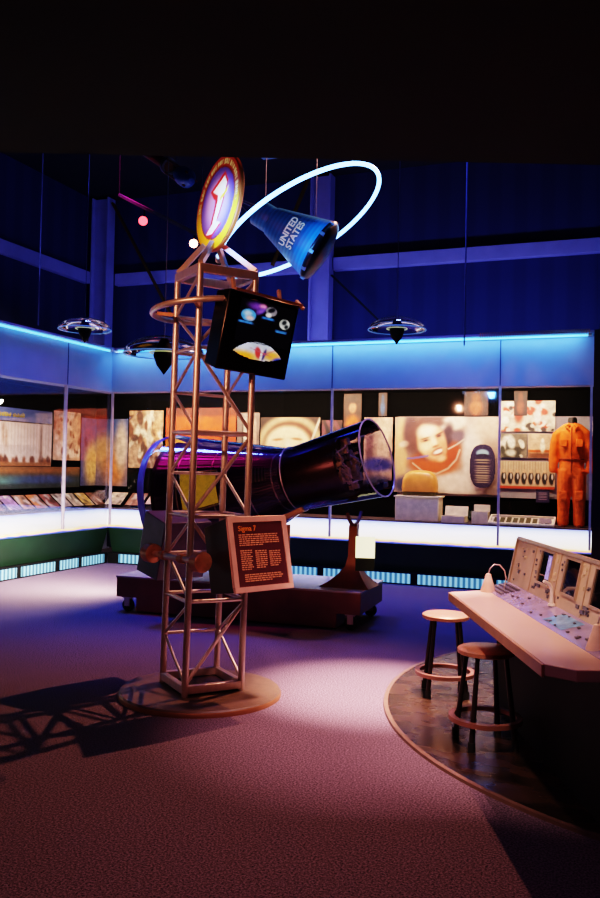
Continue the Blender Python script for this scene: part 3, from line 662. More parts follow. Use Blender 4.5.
# face must look toward the viewer's left
if (m.col[2].xyz).dot(-FW) < 0: m = frame(em_c, -xdir, y=Vector((0, 0, 1))+RT*.10)
E_ = thing('round_emblem', 'large round emblem sign with orange rim and white and red figure on tower top', 'sign', mtx=m)
R_ = .345
MB().lathe([(.001, -.035), (R_-.01, -.035), (R_, -.028), (R_, -.006), (R_-.008, 0), (R_-.02, 0)], 72).build('emblem_body', mat('emblem_edge', (205, 80, 30), .35), E_)
def emb(u, v):
    x = (u-.5)*2; y = (.5-v)*2; r = math.hypot(x, y); return r < 1
n_ = 84; vs = []; cols_ = []; fs = []
for j in range(n_+1):
    for i in range(n_+1):
        # square to disc mapping keeps the outline round
        a = i/n_*2-1; b_ = j/n_*2-1; x = a*math.sqrt(1-b_*b_/2); y = b_*math.sqrt(1-a*a/2)
        vs.append((x*R_*.985, y*R_*.985, .002)); r = math.hypot(x, y); ang = math.degrees(math.atan2(y, x))
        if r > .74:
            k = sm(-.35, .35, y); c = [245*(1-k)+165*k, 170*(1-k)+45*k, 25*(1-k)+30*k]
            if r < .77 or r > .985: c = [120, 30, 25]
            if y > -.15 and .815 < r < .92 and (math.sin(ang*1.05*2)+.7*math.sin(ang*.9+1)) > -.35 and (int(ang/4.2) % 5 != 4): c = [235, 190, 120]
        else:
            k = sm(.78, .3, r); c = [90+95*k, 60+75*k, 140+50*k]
            # slanting numeral-like figure: white body, red outline, yellow dash
            X = x+y*-.10; 
            def inside(p, X, y):
                s = False; n = len(p)
                for q in range(n):
                    x1_, y1_ = p[q]; x2_, y2_ = p[(q+1) % n]
                    if (y1_ > y) != (y2_ > y) and X < (x2_-x1_)*(y-y1_)/(y2_-y1_)+x1_: s = not s
                return s
            if inside([(-.42, .33), (.18, .62), (.40, .38), (.28, -.10), (.10, -.42), (.35, -.50), (-.1, -.72), (-.45, -.62), (-.20, -.45), (-.10, .05)], X, y): c = [200, 40, 30]
            if inside([(-.28, .30), (.20, .52), (.34, .34), (.24, .02), (.06, -.40), (.28, -.46), (-.05, -.62), (-.35, -.60), (-.10, -.42), (.02, .05), (-.02, .18)], X, y): c = [255, 245, 240]
            if inside([(.10, .10), (.45, .25), (.42, .15), (.12, .0)], X, y): c = [250, 205, 40]
        cols_.append(c)
for j in range(n_):
    for i in range(n_): a = j*(n_+1)+i; fs.append((a, a+1, a+n_+2, a+n_+1))
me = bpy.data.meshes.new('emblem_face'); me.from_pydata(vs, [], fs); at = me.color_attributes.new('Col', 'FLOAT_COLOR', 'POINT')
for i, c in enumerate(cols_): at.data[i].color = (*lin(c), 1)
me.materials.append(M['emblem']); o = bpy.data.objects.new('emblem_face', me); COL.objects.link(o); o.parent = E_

# sign boxes on the tower -------------------------------------------------
def sign_frame(t_, u_, z, tilt, side=-1):
    # local frame: x along the tower face, y up the face, z outward
    ux = Vector((math.cos(TR), math.sin(TR), 0)); out = Vector((math.cos(TR-PI/2), math.sin(TR-PI/2), 0))
    if side > 0: ux, out = -ux, -out
    org = TC+ux*u_+out*t_+UP*z
    a = math.radians(tilt); zz = (out*math.cos(a)+UP*math.sin(a)); yy = (UP*math.cos(a)-out*math.sin(a))
    return frame(org, ux, y=yy)
def sign_body(t, w, h, d, mt, taper=.78):
    mb = MB(); a, b_ = w/2, h/2; c, e = w/2*taper, h/2*taper
    mb.add([(-a, -b_, 0), (a, -b_, 0), (a, b_, 0), (-a, b_, 0), (-c, -e, -d), (c, -e, -d), (c, e, -d), (-c, e, -d)], [(0,1,2,3), (7,6,5,4), (0,4,5,1), (1,5,6,2), (2,6,7,3), (3,7,4,0)])
    return mb.build('sign_housing', mt, t, .006)
m = sign_frame(.54, .075, 1.015, 13)
S = thing('text_sign', 'tilted brown sign box headed Sigma 7 on the tower right side', 'sign', mtx=m)
w, h = .475, .485; sign_body(S, w, h, .30, 'signbody', .92)
mb = MB(); f_ = .032
mb.box((-w/2-.004, -h/2-.004, -.01), (w/2+.004, -h/2+f_, .014)); mb.box((-w/2-.004, h/2-f_, -.01), (w/2+.004, h/2+.004, .014)); mb.box((-w/2-.004, -h/2+f_, -.01), (-w/2+f_, h/2-f_, .014)); mb.box((w/2-f_, -h/2+f_, -.01), (w/2+.004, h/2-f_, .014))
mb.build('sign_border', 'signframe', S, .003)
MB().box((-w/2+f_, -h/2+f_, 0), (w/2-f_, h/2-f_, .005)).build('sign_face', 'signface', S)
vs, fs = text_geo('Sigma 7', .048, 'LEFT'); MB().add(vs, fs, 0, Matrix.Translation((-.165, .165, .007))).build('heading', 'orangeprint', S)
mb = MB(); q = random.Random(11)
def para(x0, x1, y0, n, dy, last=.6):
    for r in range(n):
        x = x0; xe = x1 if r < n-1 else x0+(x1-x0)*last
        while x < xe-.01:
            L = min(q.uniform(.012, .035), xe-x); y = y0-r*dy
            mb.box((x, y-.0034, .006), (x+L, y+.0034, .0072)); x += L+.006
para(-.165, .165, .125, 6, .0135)
for k, (x, nn) in enumerate(((-.165, 10), (-.045, 9), (.07, 8))): para(x, x+.095, .022-.006*k, nn, .0135, .8)
para(-.15, .165, -.135, 4, .0135, .7)
mb.build('body_text', 'print', S)
m = sign_frame(.56, -.03, 1.02, 14, 1)
S2 = thing('text_sign', 'dark sign box on the far side of the tower seen from behind', 'sign', mtx=m)
sign_body(S2, .43, .46, .27, 'backbody', .94)
MB().box((-.20, -.21, 0), (.20, .21, .01)).build('sign_face', 'signface', S2)
# clamp bar through the tower carrying both boxes
ux = Vector((math.cos(TR), math.sin(TR), 0)); out = Vector((math.cos(TR-PI/2), math.sin(TR-PI/2), 0))
cl = thing('clamp_bar', 'copper coloured clamp bar joining the two sign boxes through the tower', 'clamp', tuple(TC-ux*(hs+.045)+UP*.955), TR-PI/2)
MB().tube([(-.30, 0, 0), (.30, 0, 0)], .022, 12).build('rod', 'steel', cl)
for x in (-.34, .28): MB().lathe([(.001, 0), (.058, 0), (.068, .008), (.068, .082), (.058, .09), (.001, .09)], 24, Matrix.Translation((x, 0, 0)) @ Matrix.Rotation(PI/2, 4, 'Y')).build('clamp_drum', 'copper', cl)
for x in (-.16, .08): MB().lathe([(.024, 0), (.032, 0), (.032, .05), (.024, .05)], 16, Matrix.Translation((x, 0, 0)) @ Matrix.Rotation(PI/2, 4, 'Y')).build('sleeve', 'copper', cl)

# monitor / light box high on the tower
m = sign_frame(.43, .11, 2.465, -12) @ Matrix.Rotation(math.radians(-3), 4, 'Z')
D = thing('hanging_display', 'black display box showing planets and earth, hung high on the tower', 'display', mtx=m)
w, h = .60, .53
mb = MB(); a, b_ = w/2, h/2
mb.add([(-a, -b_, 0), (a, -b_, 0), (a, b_, 0), (-a, b_, 0), (-a, -b_+.02, -.15), (a, -b_+.02, -.15), (a, b_-.02, -.15), (-a, b_-.02, -.15)], [(0,1,2,3), (7,6,5,4), (0,4,5,1), (1,5,6,2), (2,6,7,3), (3,7,4,0)])
mb.build('display_housing', 'blackgloss', D, .01)
mb = MB(); mb.bar((-a+.03, b_+.004, .012), (a+.01, b_+.004, .012), .016, .022); mb.bar((a, b_+.03, -.05), (a+.012, b_-.02, .03), .02, .02); mb.build('top_rail', 'copper', D)
mb = MB(); mb.bar((-a+.1, b_, -.1), (-a+.1, b_+.08, -.14), .02); mb.bar((a-.1, b_, -.1), (a-.1, b_+.08, -.14), .02); mb.build('hanger', 'copper', D)
blobs = [(.28, .13, .16, .10, 0, (110, 60, 170), .9), (.40, .10, .07, .06, 0, (250, 150, 200), .9), (.37, .22, .1, .07, 30, (120, 80, 200), .8),
         (.17, .37, .135, .145, 0, (70, 150, 225), .12), (.15, .33, .08, .07, 0, (180, 220, 245), .7), (.20, .43, .08, .06, 0, (215, 190, 180), .7),
         (.56, .17, .105, .11, 0, (130, 130, 140), .15), (.56, .14, .07, .06, 20, (20, 20, 30), .4), (.52, .27, .06, .055, 0, (210, 215, 215), .4),
         (.84, .40, .10, .125, 0, (185, 195, 190), .12), (.83, .36, .05, .06, 20, (25, 30, 35), .5), (.88, .45, .04, .05, 20, (25, 30, 35), .5),
         (.14, .545, .14, .028, 0, (60, 130, 215), .4, 1), (.52, .355, .12, .028, 0, (50, 120, 210), .4, 1), (.80, .60, .11, .028, 0, (60, 130, 215), .4, 1)]
painter('display_graphic', .47, .28, (6, 5, 10), blobs, nx=80, parent=D, mtx=Matrix.Translation((.035, .085, .004)), glow=True, thick=0, grain=.1, gscale=40)
def lens(u, v): x = (u-.5)*2; return v > (abs(x)**2.2)*.78 and v < 1-.35*(abs(x)**2.2)-.05
painter('display_globe', .45, .125, (200, 215, 238), [(.25, .85, .32, .32, 0, (245, 165, 40), .8), (.78, .6, .2, .3, 0, (245, 170, 60), .7), (.93, .85, .14, .25, 0, (40, 60, 180), .5),
        (.50, .55, .06, .35, 25, (200, 60, 60), .4), (.62, .6, .03, .35, -15, (60, 50, 120), .4), (.57, .65, .02, .3, 0, (250, 250, 255), .4), (.56, .5, .25, .03, -10, (190, 90, 110), .5), (.7, .45, .2, .03, 25, (190, 90, 110), .5)],
        nx=70, parent=D, mtx=Matrix.Translation((.015, -.105, .004)), glow=True, mask=lens, thick=0, grain=.06)

# ------------------------------------------------------------------ cart and capsule
CR = math.radians(2.9)
ct = thing('wheeled_plinth', 'long dark red wheeled plinth carrying the big capsule', 'plinth', (-3.69, 8.09, 0), CR)
L, W = 2.68, .96
def skirt(x0, x1, n): return [(x0, .37), (x0, .16), (x0+n, .16), (x0+n, .02), (x1-n, .02), (x1-n, .16), (x1, .16), (x1, .37)]
mb = MB(); mb.prism(skirt(-L/2, L/2, .24), W-.0, 0, frame((0, W/2, 0), (1, 0, 0), y=(0, 0, 1))); mb.build('plinth_body', 'cart', ct, .006)
MB().box((-L/2-.008, -W/2-.008, .365), (L/2+.008, W/2+.008, .385)).build('plinth_top', 'carttop', ct, .004)
for sx in (-1, 1):
    for sy in (-1, 1):
        x = sx*(L/2-.11); y = sy*(W/2-.07)
        wv = MB(); wv.lathe([(.001, -.022), (.05, -.022), (.068, -.012), (.068, .012), (.05, .022), (.001, .022)], 24, Matrix.Translation((x, y, .068)) @ Matrix.Rotation(PI/2, 4, 'X')); ca = wv.build('caster', 'rubber', ct)
        mb = MB(); mb.box((x-.03, y-.036, .06), (x+.03, y-.028, .16)); mb.box((x-.03, y+.028, .06), (x+.03, y+.036, .16)); mb.box((x-.05, y-.05, .148), (x+.05, y+.05, .16)); mb.tube([(x, y-.04, .068), (x, y+.04, .068)], .01, 8)
        mb.build('caster_fork', 'steel', ca)
PB = Vector((-4.36, 8.02, 1.125)); AX = Vector((2.16, -.27, .565)).normalized()
m = frame(PB, AX, z=(0, 0, 1))
CP = thing('space_capsule', 'big dark bell shaped spacecraft capsule under a clear cover on the wheeled plinth', 'spacecraft', mtx=m)
RX = Matrix.Rotation(PI/2, 4, 'Y')     # lathe z -> local x
MB().lathe([(.001, -.16), (.25, -.145), (.5, -.10), (.66, -.04), (.72, 0.0), (.70, .03)], 64, RX).build('heat_shield', mat('heat_shield_ablator', (60, 38, 34), .6, 0, .3, 10), CP)
prof = [(.70, .03), (.685, .05), (.29, 1.22), (.27, 1.26)]
MB().lathe(prof, 96, RX).build('conical_body', 'capskin', CP)
mb = MB()
for x_, r in ((.25, .618), (.6, .500), (.95, .382), (1.2, .298)): mb.tube([(x_, r*math.cos(a), r*math.sin(a)) for a in [2*PI*i/64 for i in range(64)]], .008, 6, True)
mb.build('seam_ring', 'steel', CP)
MB().lathe([(.27, 1.26), (.302, 1.90), (.29, 1.92)], 64, RX).build('recovery_section', mat('recovery_skin', (78, 50, 54), .3, .6, .3, 12), CP)
mb = MB(); q = random.Random(2)
mb.lathe([(.29, 1.92), (.27, 1.88), (.001, 1.88)], 48, RX)
pk = mb.build('end_bulkhead', mat('bulkhead_brown', (80, 50, 32), .5, .4, .5, 20), CP)
mb = MB()
for i in range(48):
    a = q.random()*2*PI; r = .05+.20*math.sqrt(q.random()); y, z = r*math.cos(a), r*math.sin(a); s = q.uniform(.015, .045)
    if i % 3: mb.box((1.88, y-s, z-s*.6), (1.88+q.uniform(.02, .10), y+s*.6, z+s), 0)
    else:
        a2 = a+q.uniform(.5, 1.6); mb.tube([(1.90, y, z), (1.97, (y+r*math.cos(a2))/2, (z+r*math.sin(a2))/2), (1.91, r*math.cos(a2), r*math.sin(a2))], .008, 6)
mb.build('end_machinery', 'gold', pk)
# hatch opening showing the lit interior; sits on the viewer side of the cone
def cone_pt(x, ang, off=0.):
    r = .685+( .29-.685)*(x-.05)/1.17+off; return (x, r*math.sin(ang), r*math.cos(ang))
def cone_patch(x0, x1, a0, a1, off, n=8):
    vs = []; fs = []
    for i in range(n+1):
        for j in range(n+1): vs.append(cone_pt(x0+(x1-x0)*i/n, math.radians(a0+(a1-a0)*j/n), off))
    for i in range(n):
        for j in range(n): a = i*(n+1)+j; fs.append((a, a+1, a+n+2, a+n+1))
    return vs, fs
side = -1 if (m.to_3x3() @ Vector((0, 1, 0))).dot(FW) > 0 else 1
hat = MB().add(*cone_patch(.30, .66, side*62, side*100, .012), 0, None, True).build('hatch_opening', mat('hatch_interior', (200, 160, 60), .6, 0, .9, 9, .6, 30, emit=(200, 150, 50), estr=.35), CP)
mb = MB()
c4 = [cone_pt(a, math.radians(side*b_), .018) for a, b_ in ((.29, 60), (.67, 60), (.67, 102), (.29, 102))]
mb.tube(c4, .01, 6, True); mb.build('hatch_frame', 'steel', hat)
mb = MB().add(*cone_patch(.95, 1.15, side*60, side*85, .008), 0, None, True); mb.build('vent_panel', ribs_mat('vent_panel_ribs', (20, 15, 30), (120, 90, 120), 60, 'X', 0, .4), CP)
# clear cover
cv = MB().lathe([(.79, -.10), (.80, .02), (.775, .06), (.335, 1.30), (.33, 1.36), (.385, 2.24)], 96, RX).build('clear_cover', 'clear', CP)
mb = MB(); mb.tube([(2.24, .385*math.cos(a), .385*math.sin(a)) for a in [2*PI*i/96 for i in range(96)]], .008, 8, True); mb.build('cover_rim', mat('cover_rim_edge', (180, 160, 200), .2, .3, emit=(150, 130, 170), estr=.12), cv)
mb = MB(); mb.tube([(1.33, .338*math.cos(a), .338*math.sin(a)) for a in [2*PI*i/96 for i in range(96)]], .007, 8, True); mb.build('cover_joint', 'steel', cv)
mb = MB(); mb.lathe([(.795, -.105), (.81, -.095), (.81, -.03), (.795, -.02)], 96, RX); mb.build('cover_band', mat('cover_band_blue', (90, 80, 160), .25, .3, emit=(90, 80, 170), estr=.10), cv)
# cradle and support stand
st = thing('support_stand', 'brown flared support stand under the clear end of the capsule', 'stand', (-2.52, 8.05, .385))
mb = MB()
for i, (r, z) in enumerate([]): pass
secs = [(-.30, .0, .004, .0), ]
vs = []; prof = [(.30, .0), (.22, .05), (.14, .12), (.08, .20), (.055, .30), (.05, .62)]
for r, z in prof: vs += [(-r, -r*.7, z), (r*.75, -r*.7, z), (r*.75, r*.7, z), (-r, r*.7, z)]
fs = [(i*4+k, i*4+(k+1) % 4, (i+1)*4+(k+1) % 4, (i+1)*4+k) for i in range(len(prof)-1) for k in range(4)]+[(3, 2, 1, 0), (20, 21, 22, 23)]
mb.add(vs, fs); mb.build('stand_post', 'redmetal', st, .004)
mb = MB(); mb.tube([(0, .34*math.sin(a)*.9, .96-.34*math.cos(a)) for a in [math.radians(v) for v in range(-50, 51, 10)]], .02, 8); mb.bar((0, 0, .58), (0, 0, .63), .08); mb.build('saddle', 'redmetal', st)
t = thing('bright_placard', 'small glowing cream placard with green foot on the support stand', 'placard', (-2.36, 7.93, .56), math.radians(14))
MB().box((-.10, -.012, .13), (.09, .012, .34)).build('placard_face', 'placard', t, .003)
MB().box((-.10, -.014, .0), (.09, .014, .13)).build('placard_foot', 'placardgreen', t, .003)
MB().box((-.03, .012, .02), (.03, .05, .2)).build('placard_bracket', 'black', t)
t = thing('prop_rod', 'tan wooden prop rod leaning up to the neck of the capsule', 'rod', (-3.10, 7.62, .385))
MB().tube([(0, .05, 0), (.02, .02, .62)], .022, 12).build('upright', 'copper', t)
MB().tube([(-.22, .0, .60), (.18, .0, .78)], .03, 12).build('padded_bar', mat('tan_bar', (205, 150, 110), .5), t)

los = Vector((-2.262, 5.80, 3.395-EYE)).normalized(); tw = -los
ir = (RT*math.cos(math.radians(ROL))-UP*math.sin(math.radians(ROL))); ir = (ir-tw*ir.dot(tw)).normalized(); iu = tw.cross(ir)
# ------------------------------------------------------------------ hanging blue model and its neon orbit
pS = Vector((-2.74, 5.98, 3.62)); pB = Vector((-2.115, 5.86, 3.235))
ax = (ir*.878-iu*.479)*math.cos(math.radians(14))+tw*math.sin(math.radians(14))
m = frame(pS, ax, z=UP)
HC = thing('capsule_model', 'hanging blue capsule model lettered UNITED STATES inside the neon ring', 'model', mtx=m)
MB().lathe([(.001, .0), (.098, .0), (.105, .01), (.108, .14), (.118, .15)], 48, RX).build('model_neck', 'bluemodel', HC)
def mr(x): return .118+(x-.15)*(.245-.118)/(.57-.15)
MB().lathe([(.118, .15), (.245, .57), (.248, .58)], 64, RX).build('model_body', 'bluemodel', HC)
MB().lathe([(.248, .58), (.255, .59), (.255, .605), (.235, .63), (.15, .655), (.001, .67)], 64, RX).build('model_heat_shield', mat('model_shield_black', (12, 14, 24), .35, .2, .3, 20), HC)
mb = MB()
for k in range(3):
    a = k*2*PI/3+.4; mb.tube([(.0, .06*math.cos(a), .06*math.sin(a)), (-.16, .02*math.cos(a), .02*math.sin(a))], .005, 6)
mb.tube([(-.16, .03*math.cos(a), .03*math.sin(a)) for a in [2*PI*i/16 for i in range(16)]], .005, 6, True); mb.build('antenna', 'wire', HC)
mb = MB()
for k in range(10):
    a = k*2*PI/10; MB().box((.585, -.012, .24), (.62, .012, .262), 0, Matrix.Rotation(a, 4, 'X')).build('shield_clip', 'wire', HC)
# lettering wrapped on the cone, reading round the body
mi3 = m.to_3x3(); camdir = (Vector((0, 0, EYE))-Vector(pS+ax*.35)).normalized(); ld = mi3.transposed() @ camdir
ac = math.atan2(ld.y, ld.z)
mb = MB()
for txt, xx in (('UNITED', .345), ('STATES', .415)):
    vs, fs = text_geo(txt, .074, bold=.0022)
    # subdivide not needed at this size
    out_ = []
    for v in vs:
        x = xx-v.y; r = mr(x)+.003; a = ac+v.x/r
        out_.append((x, r*math.sin(a), r*math.cos(a)))
    mb.add(out_, fs)
mb.build('model_lettering', 'whitetext', HC)
# wires
def wire(p, z1, label, r=.004, name='hanging_wire', m_='wire'):
    o = MB().tube([p, (p[0], p[1], z1)], r, 6).build(name, m_); return tag(o, label, 'wire')
wire(tuple(pS+ax*.08+UP*.09), 6.5, 'thin wire holding the narrow end of the blue capsule model', .003)
wire(tuple(pS+ax*.56+UP*.24), 6.5, 'thin wire holding the wide end of the blue capsule model', .003)
# neon ring: axes from the photo, upper side nearer the viewer
Mx = (ir*.841+iu*.541); mn = (ir*-.541+iu*.841)*.366+tw*.931
rc = Vector((0, 0, EYE))+FW*6.15+RT*(-3/826*6.15)+UP*((460-216)/826*6.15)
rc = Vector((-2.262, 5.80, 3.395))+los*.05-ir*.035+iu*.03
nr = thing('neon_ring', 'glowing blue white neon ring tilted around the hanging capsule model', 'neon light', tuple(rc))
RR = .69; pts = []
for i in range(0, 121):
    a = math.radians(-186+ i*(348/120)); pts.append(Mx*math.cos(a)*RR+mn*math.sin(a)*RR)
MB().tube(pts, .0155, 10).build('neon_tube', 'neon', nr)
for e_ in (pts[:3], pts[-3:]): MB().tube(e_, .024, 10).build('tube_cap', 'white', nr)
p = rc+pts[70]
wire(tuple(rc+Mx*math.cos(math.radians(40))*RR+mn*math.sin(math.radians(40))*RR), 6.5, 'thin wire holding the upper right side of the neon ring', .003)
wire(tuple(rc+Mx*math.cos(math.radians(150))*RR+mn*math.sin(math.radians(150))*RR), 6.5, 'thin wire holding the upper left side of the neon ring', .003)

# ------------------------------------------------------------------ pendant domes
def pendant(loc, R, label, ztop=6.5):
    t = thing('dome_pendant', label, 'pendant lamp', loc, 0, None)
    H_ = R*.44
    pr = [(R*math.sin(a), H_*math.cos(a)) for a in [math.radians(v) for v in range(4, 91, 6)]]
    MB().lathe(pr+[(R*1.0, 0), (R*1.02, -.012)], 56).build('clear_dome', 'clear', t)
    mb = MB(); mb.tube([(R*1.01*math.cos(a), R*1.01*math.sin(a), -.006) for a in [2*PI*i/56 for i in range(56)]], R*.018, 6, True); mb.build('dome_rim', mat('dome_rim_glow', (150, 190, 240), .25, .2, emit=(90, 150, 230), estr=.25), t)
    MB().lathe([(.001, H_*.9), (.03, H_*.85), (R*.24, H_*.15), (R*.27, -.02), (R*.18, -.09*R/.3), (.001, -.16*R/.3)], 32).build('lamp_hub', 'black', t)
    mb = MB(); mb.tube([(R*.36*math.cos(a), R*.36*math.sin(a), H_*.05+H_*.62*max(0, math.sin(a))*0) for a in [2*PI*i/32 for i in range(32)]], .006, 6, True); mb.build('inner_ring', mat('inner_ring_cream', (220, 225, 170), .3, .3, emit=(200, 220, 150), estr=.3), t)
    mb = MB(); mb.tube([(0, 0, H_*.9), (0, 0, ztop-loc[2])], .004, 6); mb.build('cord', 'wire', t)
pendant((-2.295, 8.734, 3.10), .31, 'clear glass dome pendant hanging right of the tower over the soffit')
pendant((-6.07, 8.337, 3.19), .31, 'clear glass dome pendant hanging at far left over the corner')
pendant((-3.66, 6.15, 2.53), .34, 'larger clear glass dome pendant with dark hub just left behind the tower')

# rods hanging from the ceiling
for x, y, z0, lab in ((-7.3, 9.0, 3.4, 'thin vertical rod at far left in front of the dark blue wall'), (-1.68, 9.4, 3.0, 'thin vertical rod hanging over the right part of the back case')):
    MB_ = MB().tube([(x, y, z0), (x, y, 6.5)], .009, 6).build('hanging_rod', 'wire'); tag(MB_, lab, 'rod')
# dim things overhead at left of the emblem
p0 = Vector((-4.60, 7.26, 4.80)); p1 = Vector((-3.82, 6.72, 4.26))
m = frame(p0, p1-p0, z=UP)
t = thing('red_tube_model', 'dim dark red tube model hanging behind the round emblem', 'model', mtx=m); Ld = (p1-p0).length
MB().tube([(0, 0, 0), (Ld*.6, 0, 0)], .055, 16).build('tube_body', 'redtube', t)
mb = MB()
for a in (0, PI*2/3, PI*4/3): mb.tube([(Ld*.6, .07*math.cos(a), .07*math.sin(a)), (Ld+.1, .07*math.cos(a), .07*math.sin(a))], .012, 6)
mb.build('open_truss', 'redtube', t)
mb = MB(); mb.lathe([(.058, Ld*.58), (.08, Ld*.58), (.08, Ld*.64), (.058, Ld*.64)], 24, RX); mb.build('collar', 'wire', t)
mb = MB(); mb.lathe([(.001, Ld*.86), (.07, Ld*.88), (.09, Ld*.96), (.09, Ld*1.04), (.03, Ld*1.14), (.001, Ld*1.15)], 24, RX); mb.build('blue_pod', 'bluepod', t)
k = m.to_3x3().transposed()@UP
for a_, b_ in ((.1, 1.65), (Ld*.8, 2.1)): MB().tube([Vector((a_, 0, 0)), Vector((a_, 0, 0))+k*b_], .004, 6).build('suspension', 'wire', t)
q0 = Vector((-5.13, 7.60, 4.50)); q1 = Vector((-3.55, 6.55, 3.64))
t = thing('lamp_track', 'thin sloping lamp track behind the tower head', 'track', tuple(q0))
MB().bar((0, 0, 0), q1-q0, .03, .03).build('rail', 'wire', t)
for a_, b_ in (((0, 0, 0), (0, 0, 2.0)), (q1-q0, (q1-q0)+UP*2.86)): MB().tube([a_, b_], .006, 6).build('suspension', 'wire', t)
def spotlamp(loc, aim, m_, label, s=1.):
    z = (Vector(aim)-Vector(loc)).normalized()
    t = thing('track_spotlight', label, 'spotlight', mtx=frame(loc, z.cross(UP), z=z))
    MB().lathe([(.001, -.10*s), (.03*s, -.095*s), (.045*s, -.02*s), (.05*s, .0)], 24).build('lamp_can', 'black', t)
    MB().lathe([(.001, -.004), (.046*s, -.004), (.046*s, .004), (.001, .012*s)], 24).build('lamp_lens', m_, t)
    k = t.matrix_world.to_3x3().transposed() @ UP; MB().tube([(0, 0, -.06*s), Vector((0, 0, -.06*s))+k*.12*s], .008, 8).build('yoke', 'black', t)
spotlamp((-4.60, 7.25, 4.07), (-2.3, 1, 2.6), 'pinklamp', 'small red glowing spotlight hanging left of the round emblem')
spotlamp((-3.66, 6.62, 3.60), (-1.5, 0, 2.6), 'warmlamp', 'small dazzling warm spotlight beside the tower head', .8)
o = MB().box((-.22, -.22, 0), (.22, .22, .05)).build('ceiling_fixture', 'ceilpanel', None, .006, (-4.38, 10.0, 5.75)); tag(o, 'dim square light fixture overhead right of the emblem', 'ceiling light')
o2 = MB().tube([(0, 0, .05), (0, 0, .75)], .01, 6).build('stem', 'black', o)

# ------------------------------------------------------------------ console desk and stools
F0 = Vector((-1.02, 5.355, 0)); nv = Vector((.925, .38, 0)).normalized(); uv = Vector((nv.y, -nv.x, 0))
m = frame(F0, uv, y=nv)           # local x along the desk toward viewer, y into the console
CN = thing('control_console', 'long mission control console with pale desk and instrument panels', 'console', mtx=m)
mb = MB(); mb.prism([(0, 0), (1.93, 0), (2.03, .10), (2.03, .27), (-.12, .27)], .05, 0, Matrix.Translation((0, 0, .75)))
mb.build('desk_top', 'desk', CN, .004)
mb = MB(); mb.bar((0, -.006, .772), (1.935, -.006, .772), .012, .052); mb.build('desk_edge', 'deskedge', CN, .002)
MB().box((-.20, .36, .0), (2.5, .85, .75)).build('console_base', 'black', CN, .004)
MB().box((-.10, .27, .68), (2.4, .38, .748)).build('desk_bearer', 'black', CN)
mb = MB(); mb.add([(-.22, .27, .75), (2.5, .27, .75), (2.5, .27, .80), (-.22, .27, .80), (-.22, .445, .75), (2.5, .445, .75), (2.5, .445, .842), (-.22, .445, .842)],
    [(0,1,2,3), (7,6,5,4), (3,2,6,7), (0,4,5,1), (0,3,7,4), (1,5,6,2)]); strip = mb.build('control_strip', 'strip', CN, .002)
def sp(u, n, lift=0): 
    z = .80+(n-.27)/.175*.042; return (u, n, z+lift)
mb = MB(); q = random.Random(6)
for i in range(9):
    for j in range(4): u = -.19+i*.036; n = .295+j*.034; a = sp(u, n, .0); mb.box((u, n, a[2]), (u+.026, n+.022, a[2]+.012))
mb.build('keypad', 'key', strip)
mb = MB()
for i in range(26):
    u = q.uniform(.2, 2.3); n = q.uniform(.29, .41); a = sp(u, n); s = q.uniform(.006, .016); MB().box((u, n, a[2]), (u+s*1.6, n+s, a[2]+.010)).build('switch', 'key', strip)
mb = MB(); mb.add([sp(.95, .30, .002), sp(1.25, .30, .002), sp(1.25, .42, .002), sp(.95, .42, .002)], [(0,1,2,3)]); mb.build('indicator_plate', mat('indicator_cyan', (120, 175, 225), .15, .4, .5, 14), strip)
# upright instrument panel
mb = MB(); a, b_ = -.22, 2.5
prof = [(.445, .84), (.505, 1.135), (.53, 1.145), (.62, 1.10), (.85, .75), (.445, .75)]
vs = [(a, y, z) for y, z in prof]+[(b_, y, z) for y, z in prof]; n = len(prof)
mb.add(vs, [tuple(range(n)), tuple(range(n, 2*n))[::-1]]+[(i, (i+1) % n, (i+1) % n+n, i+n) for i in range(n)])
hp = mb.build('instrument_housing', 'panel', CN, .004)
mb = MB(); mb.bar((a-.004, .44, .84), (a-.004, .502, 1.138), .016, .022); mb.bar((a, .503, 1.14), (b_, .503, 1.14), .016, .02); mb.build('housing_trim', 'bezel', hp)
tl = math.atan2(.06, .295)
def PM(u, v, off=.0):   # a point on the panel: v metres up the slope
    return Vector((u, .445+v*math.sin(tl)-off*math.cos(tl), .84+v*math.cos(tl)+off*math.sin(tl)))
def pbox(mb, u0, u1, v0, v1, d=.006, off=0.):
    pts_ = [PM(u0, v0, off), PM(u1, v0, off), PM(u1, v1, off), PM(u0, v1, off), PM(u0, v0, off+d), PM(u1, v0, off+d), PM(u1, v1, off+d), PM(u0, v1, off+d)]
    mb.add(pts_, [(0,1,2,3), (7,6,5,4), (0,4,5,1), (1,5,6,2), (2,6,7,3), (3,7,4,0)])
for k, u in enumerate((.34, .78, 1.21, 1.65, 2.08)):
    mb = MB(); w_ = .215; v0, v1 = .09, .275; e = .012
    pbox(mb, u-e, u+w_+e, v0-e, v0, .014); pbox(mb, u-e, u+w_+e, v1, v1+e, .014); pbox(mb, u-e, u, v0, v1, .014); pbox(mb, u+w_, u+w_+e, v0, v1, .014)
    bz = mb.build('screen_bezel', 'bezel', hp)
    mb = MB(); pbox(mb, u, u+w_, v0, v1, .006); mb.build('screen', 'screen', bz)
mb = MB(); pbox(mb, .34+.13, .34+.185, .12, .26, .002, .0065); mb.build('screen_readout', mat('readout_blue', (150, 150, 220), .4, 0, .8, 40, emit=(110, 110, 200), estr=.5), hp)
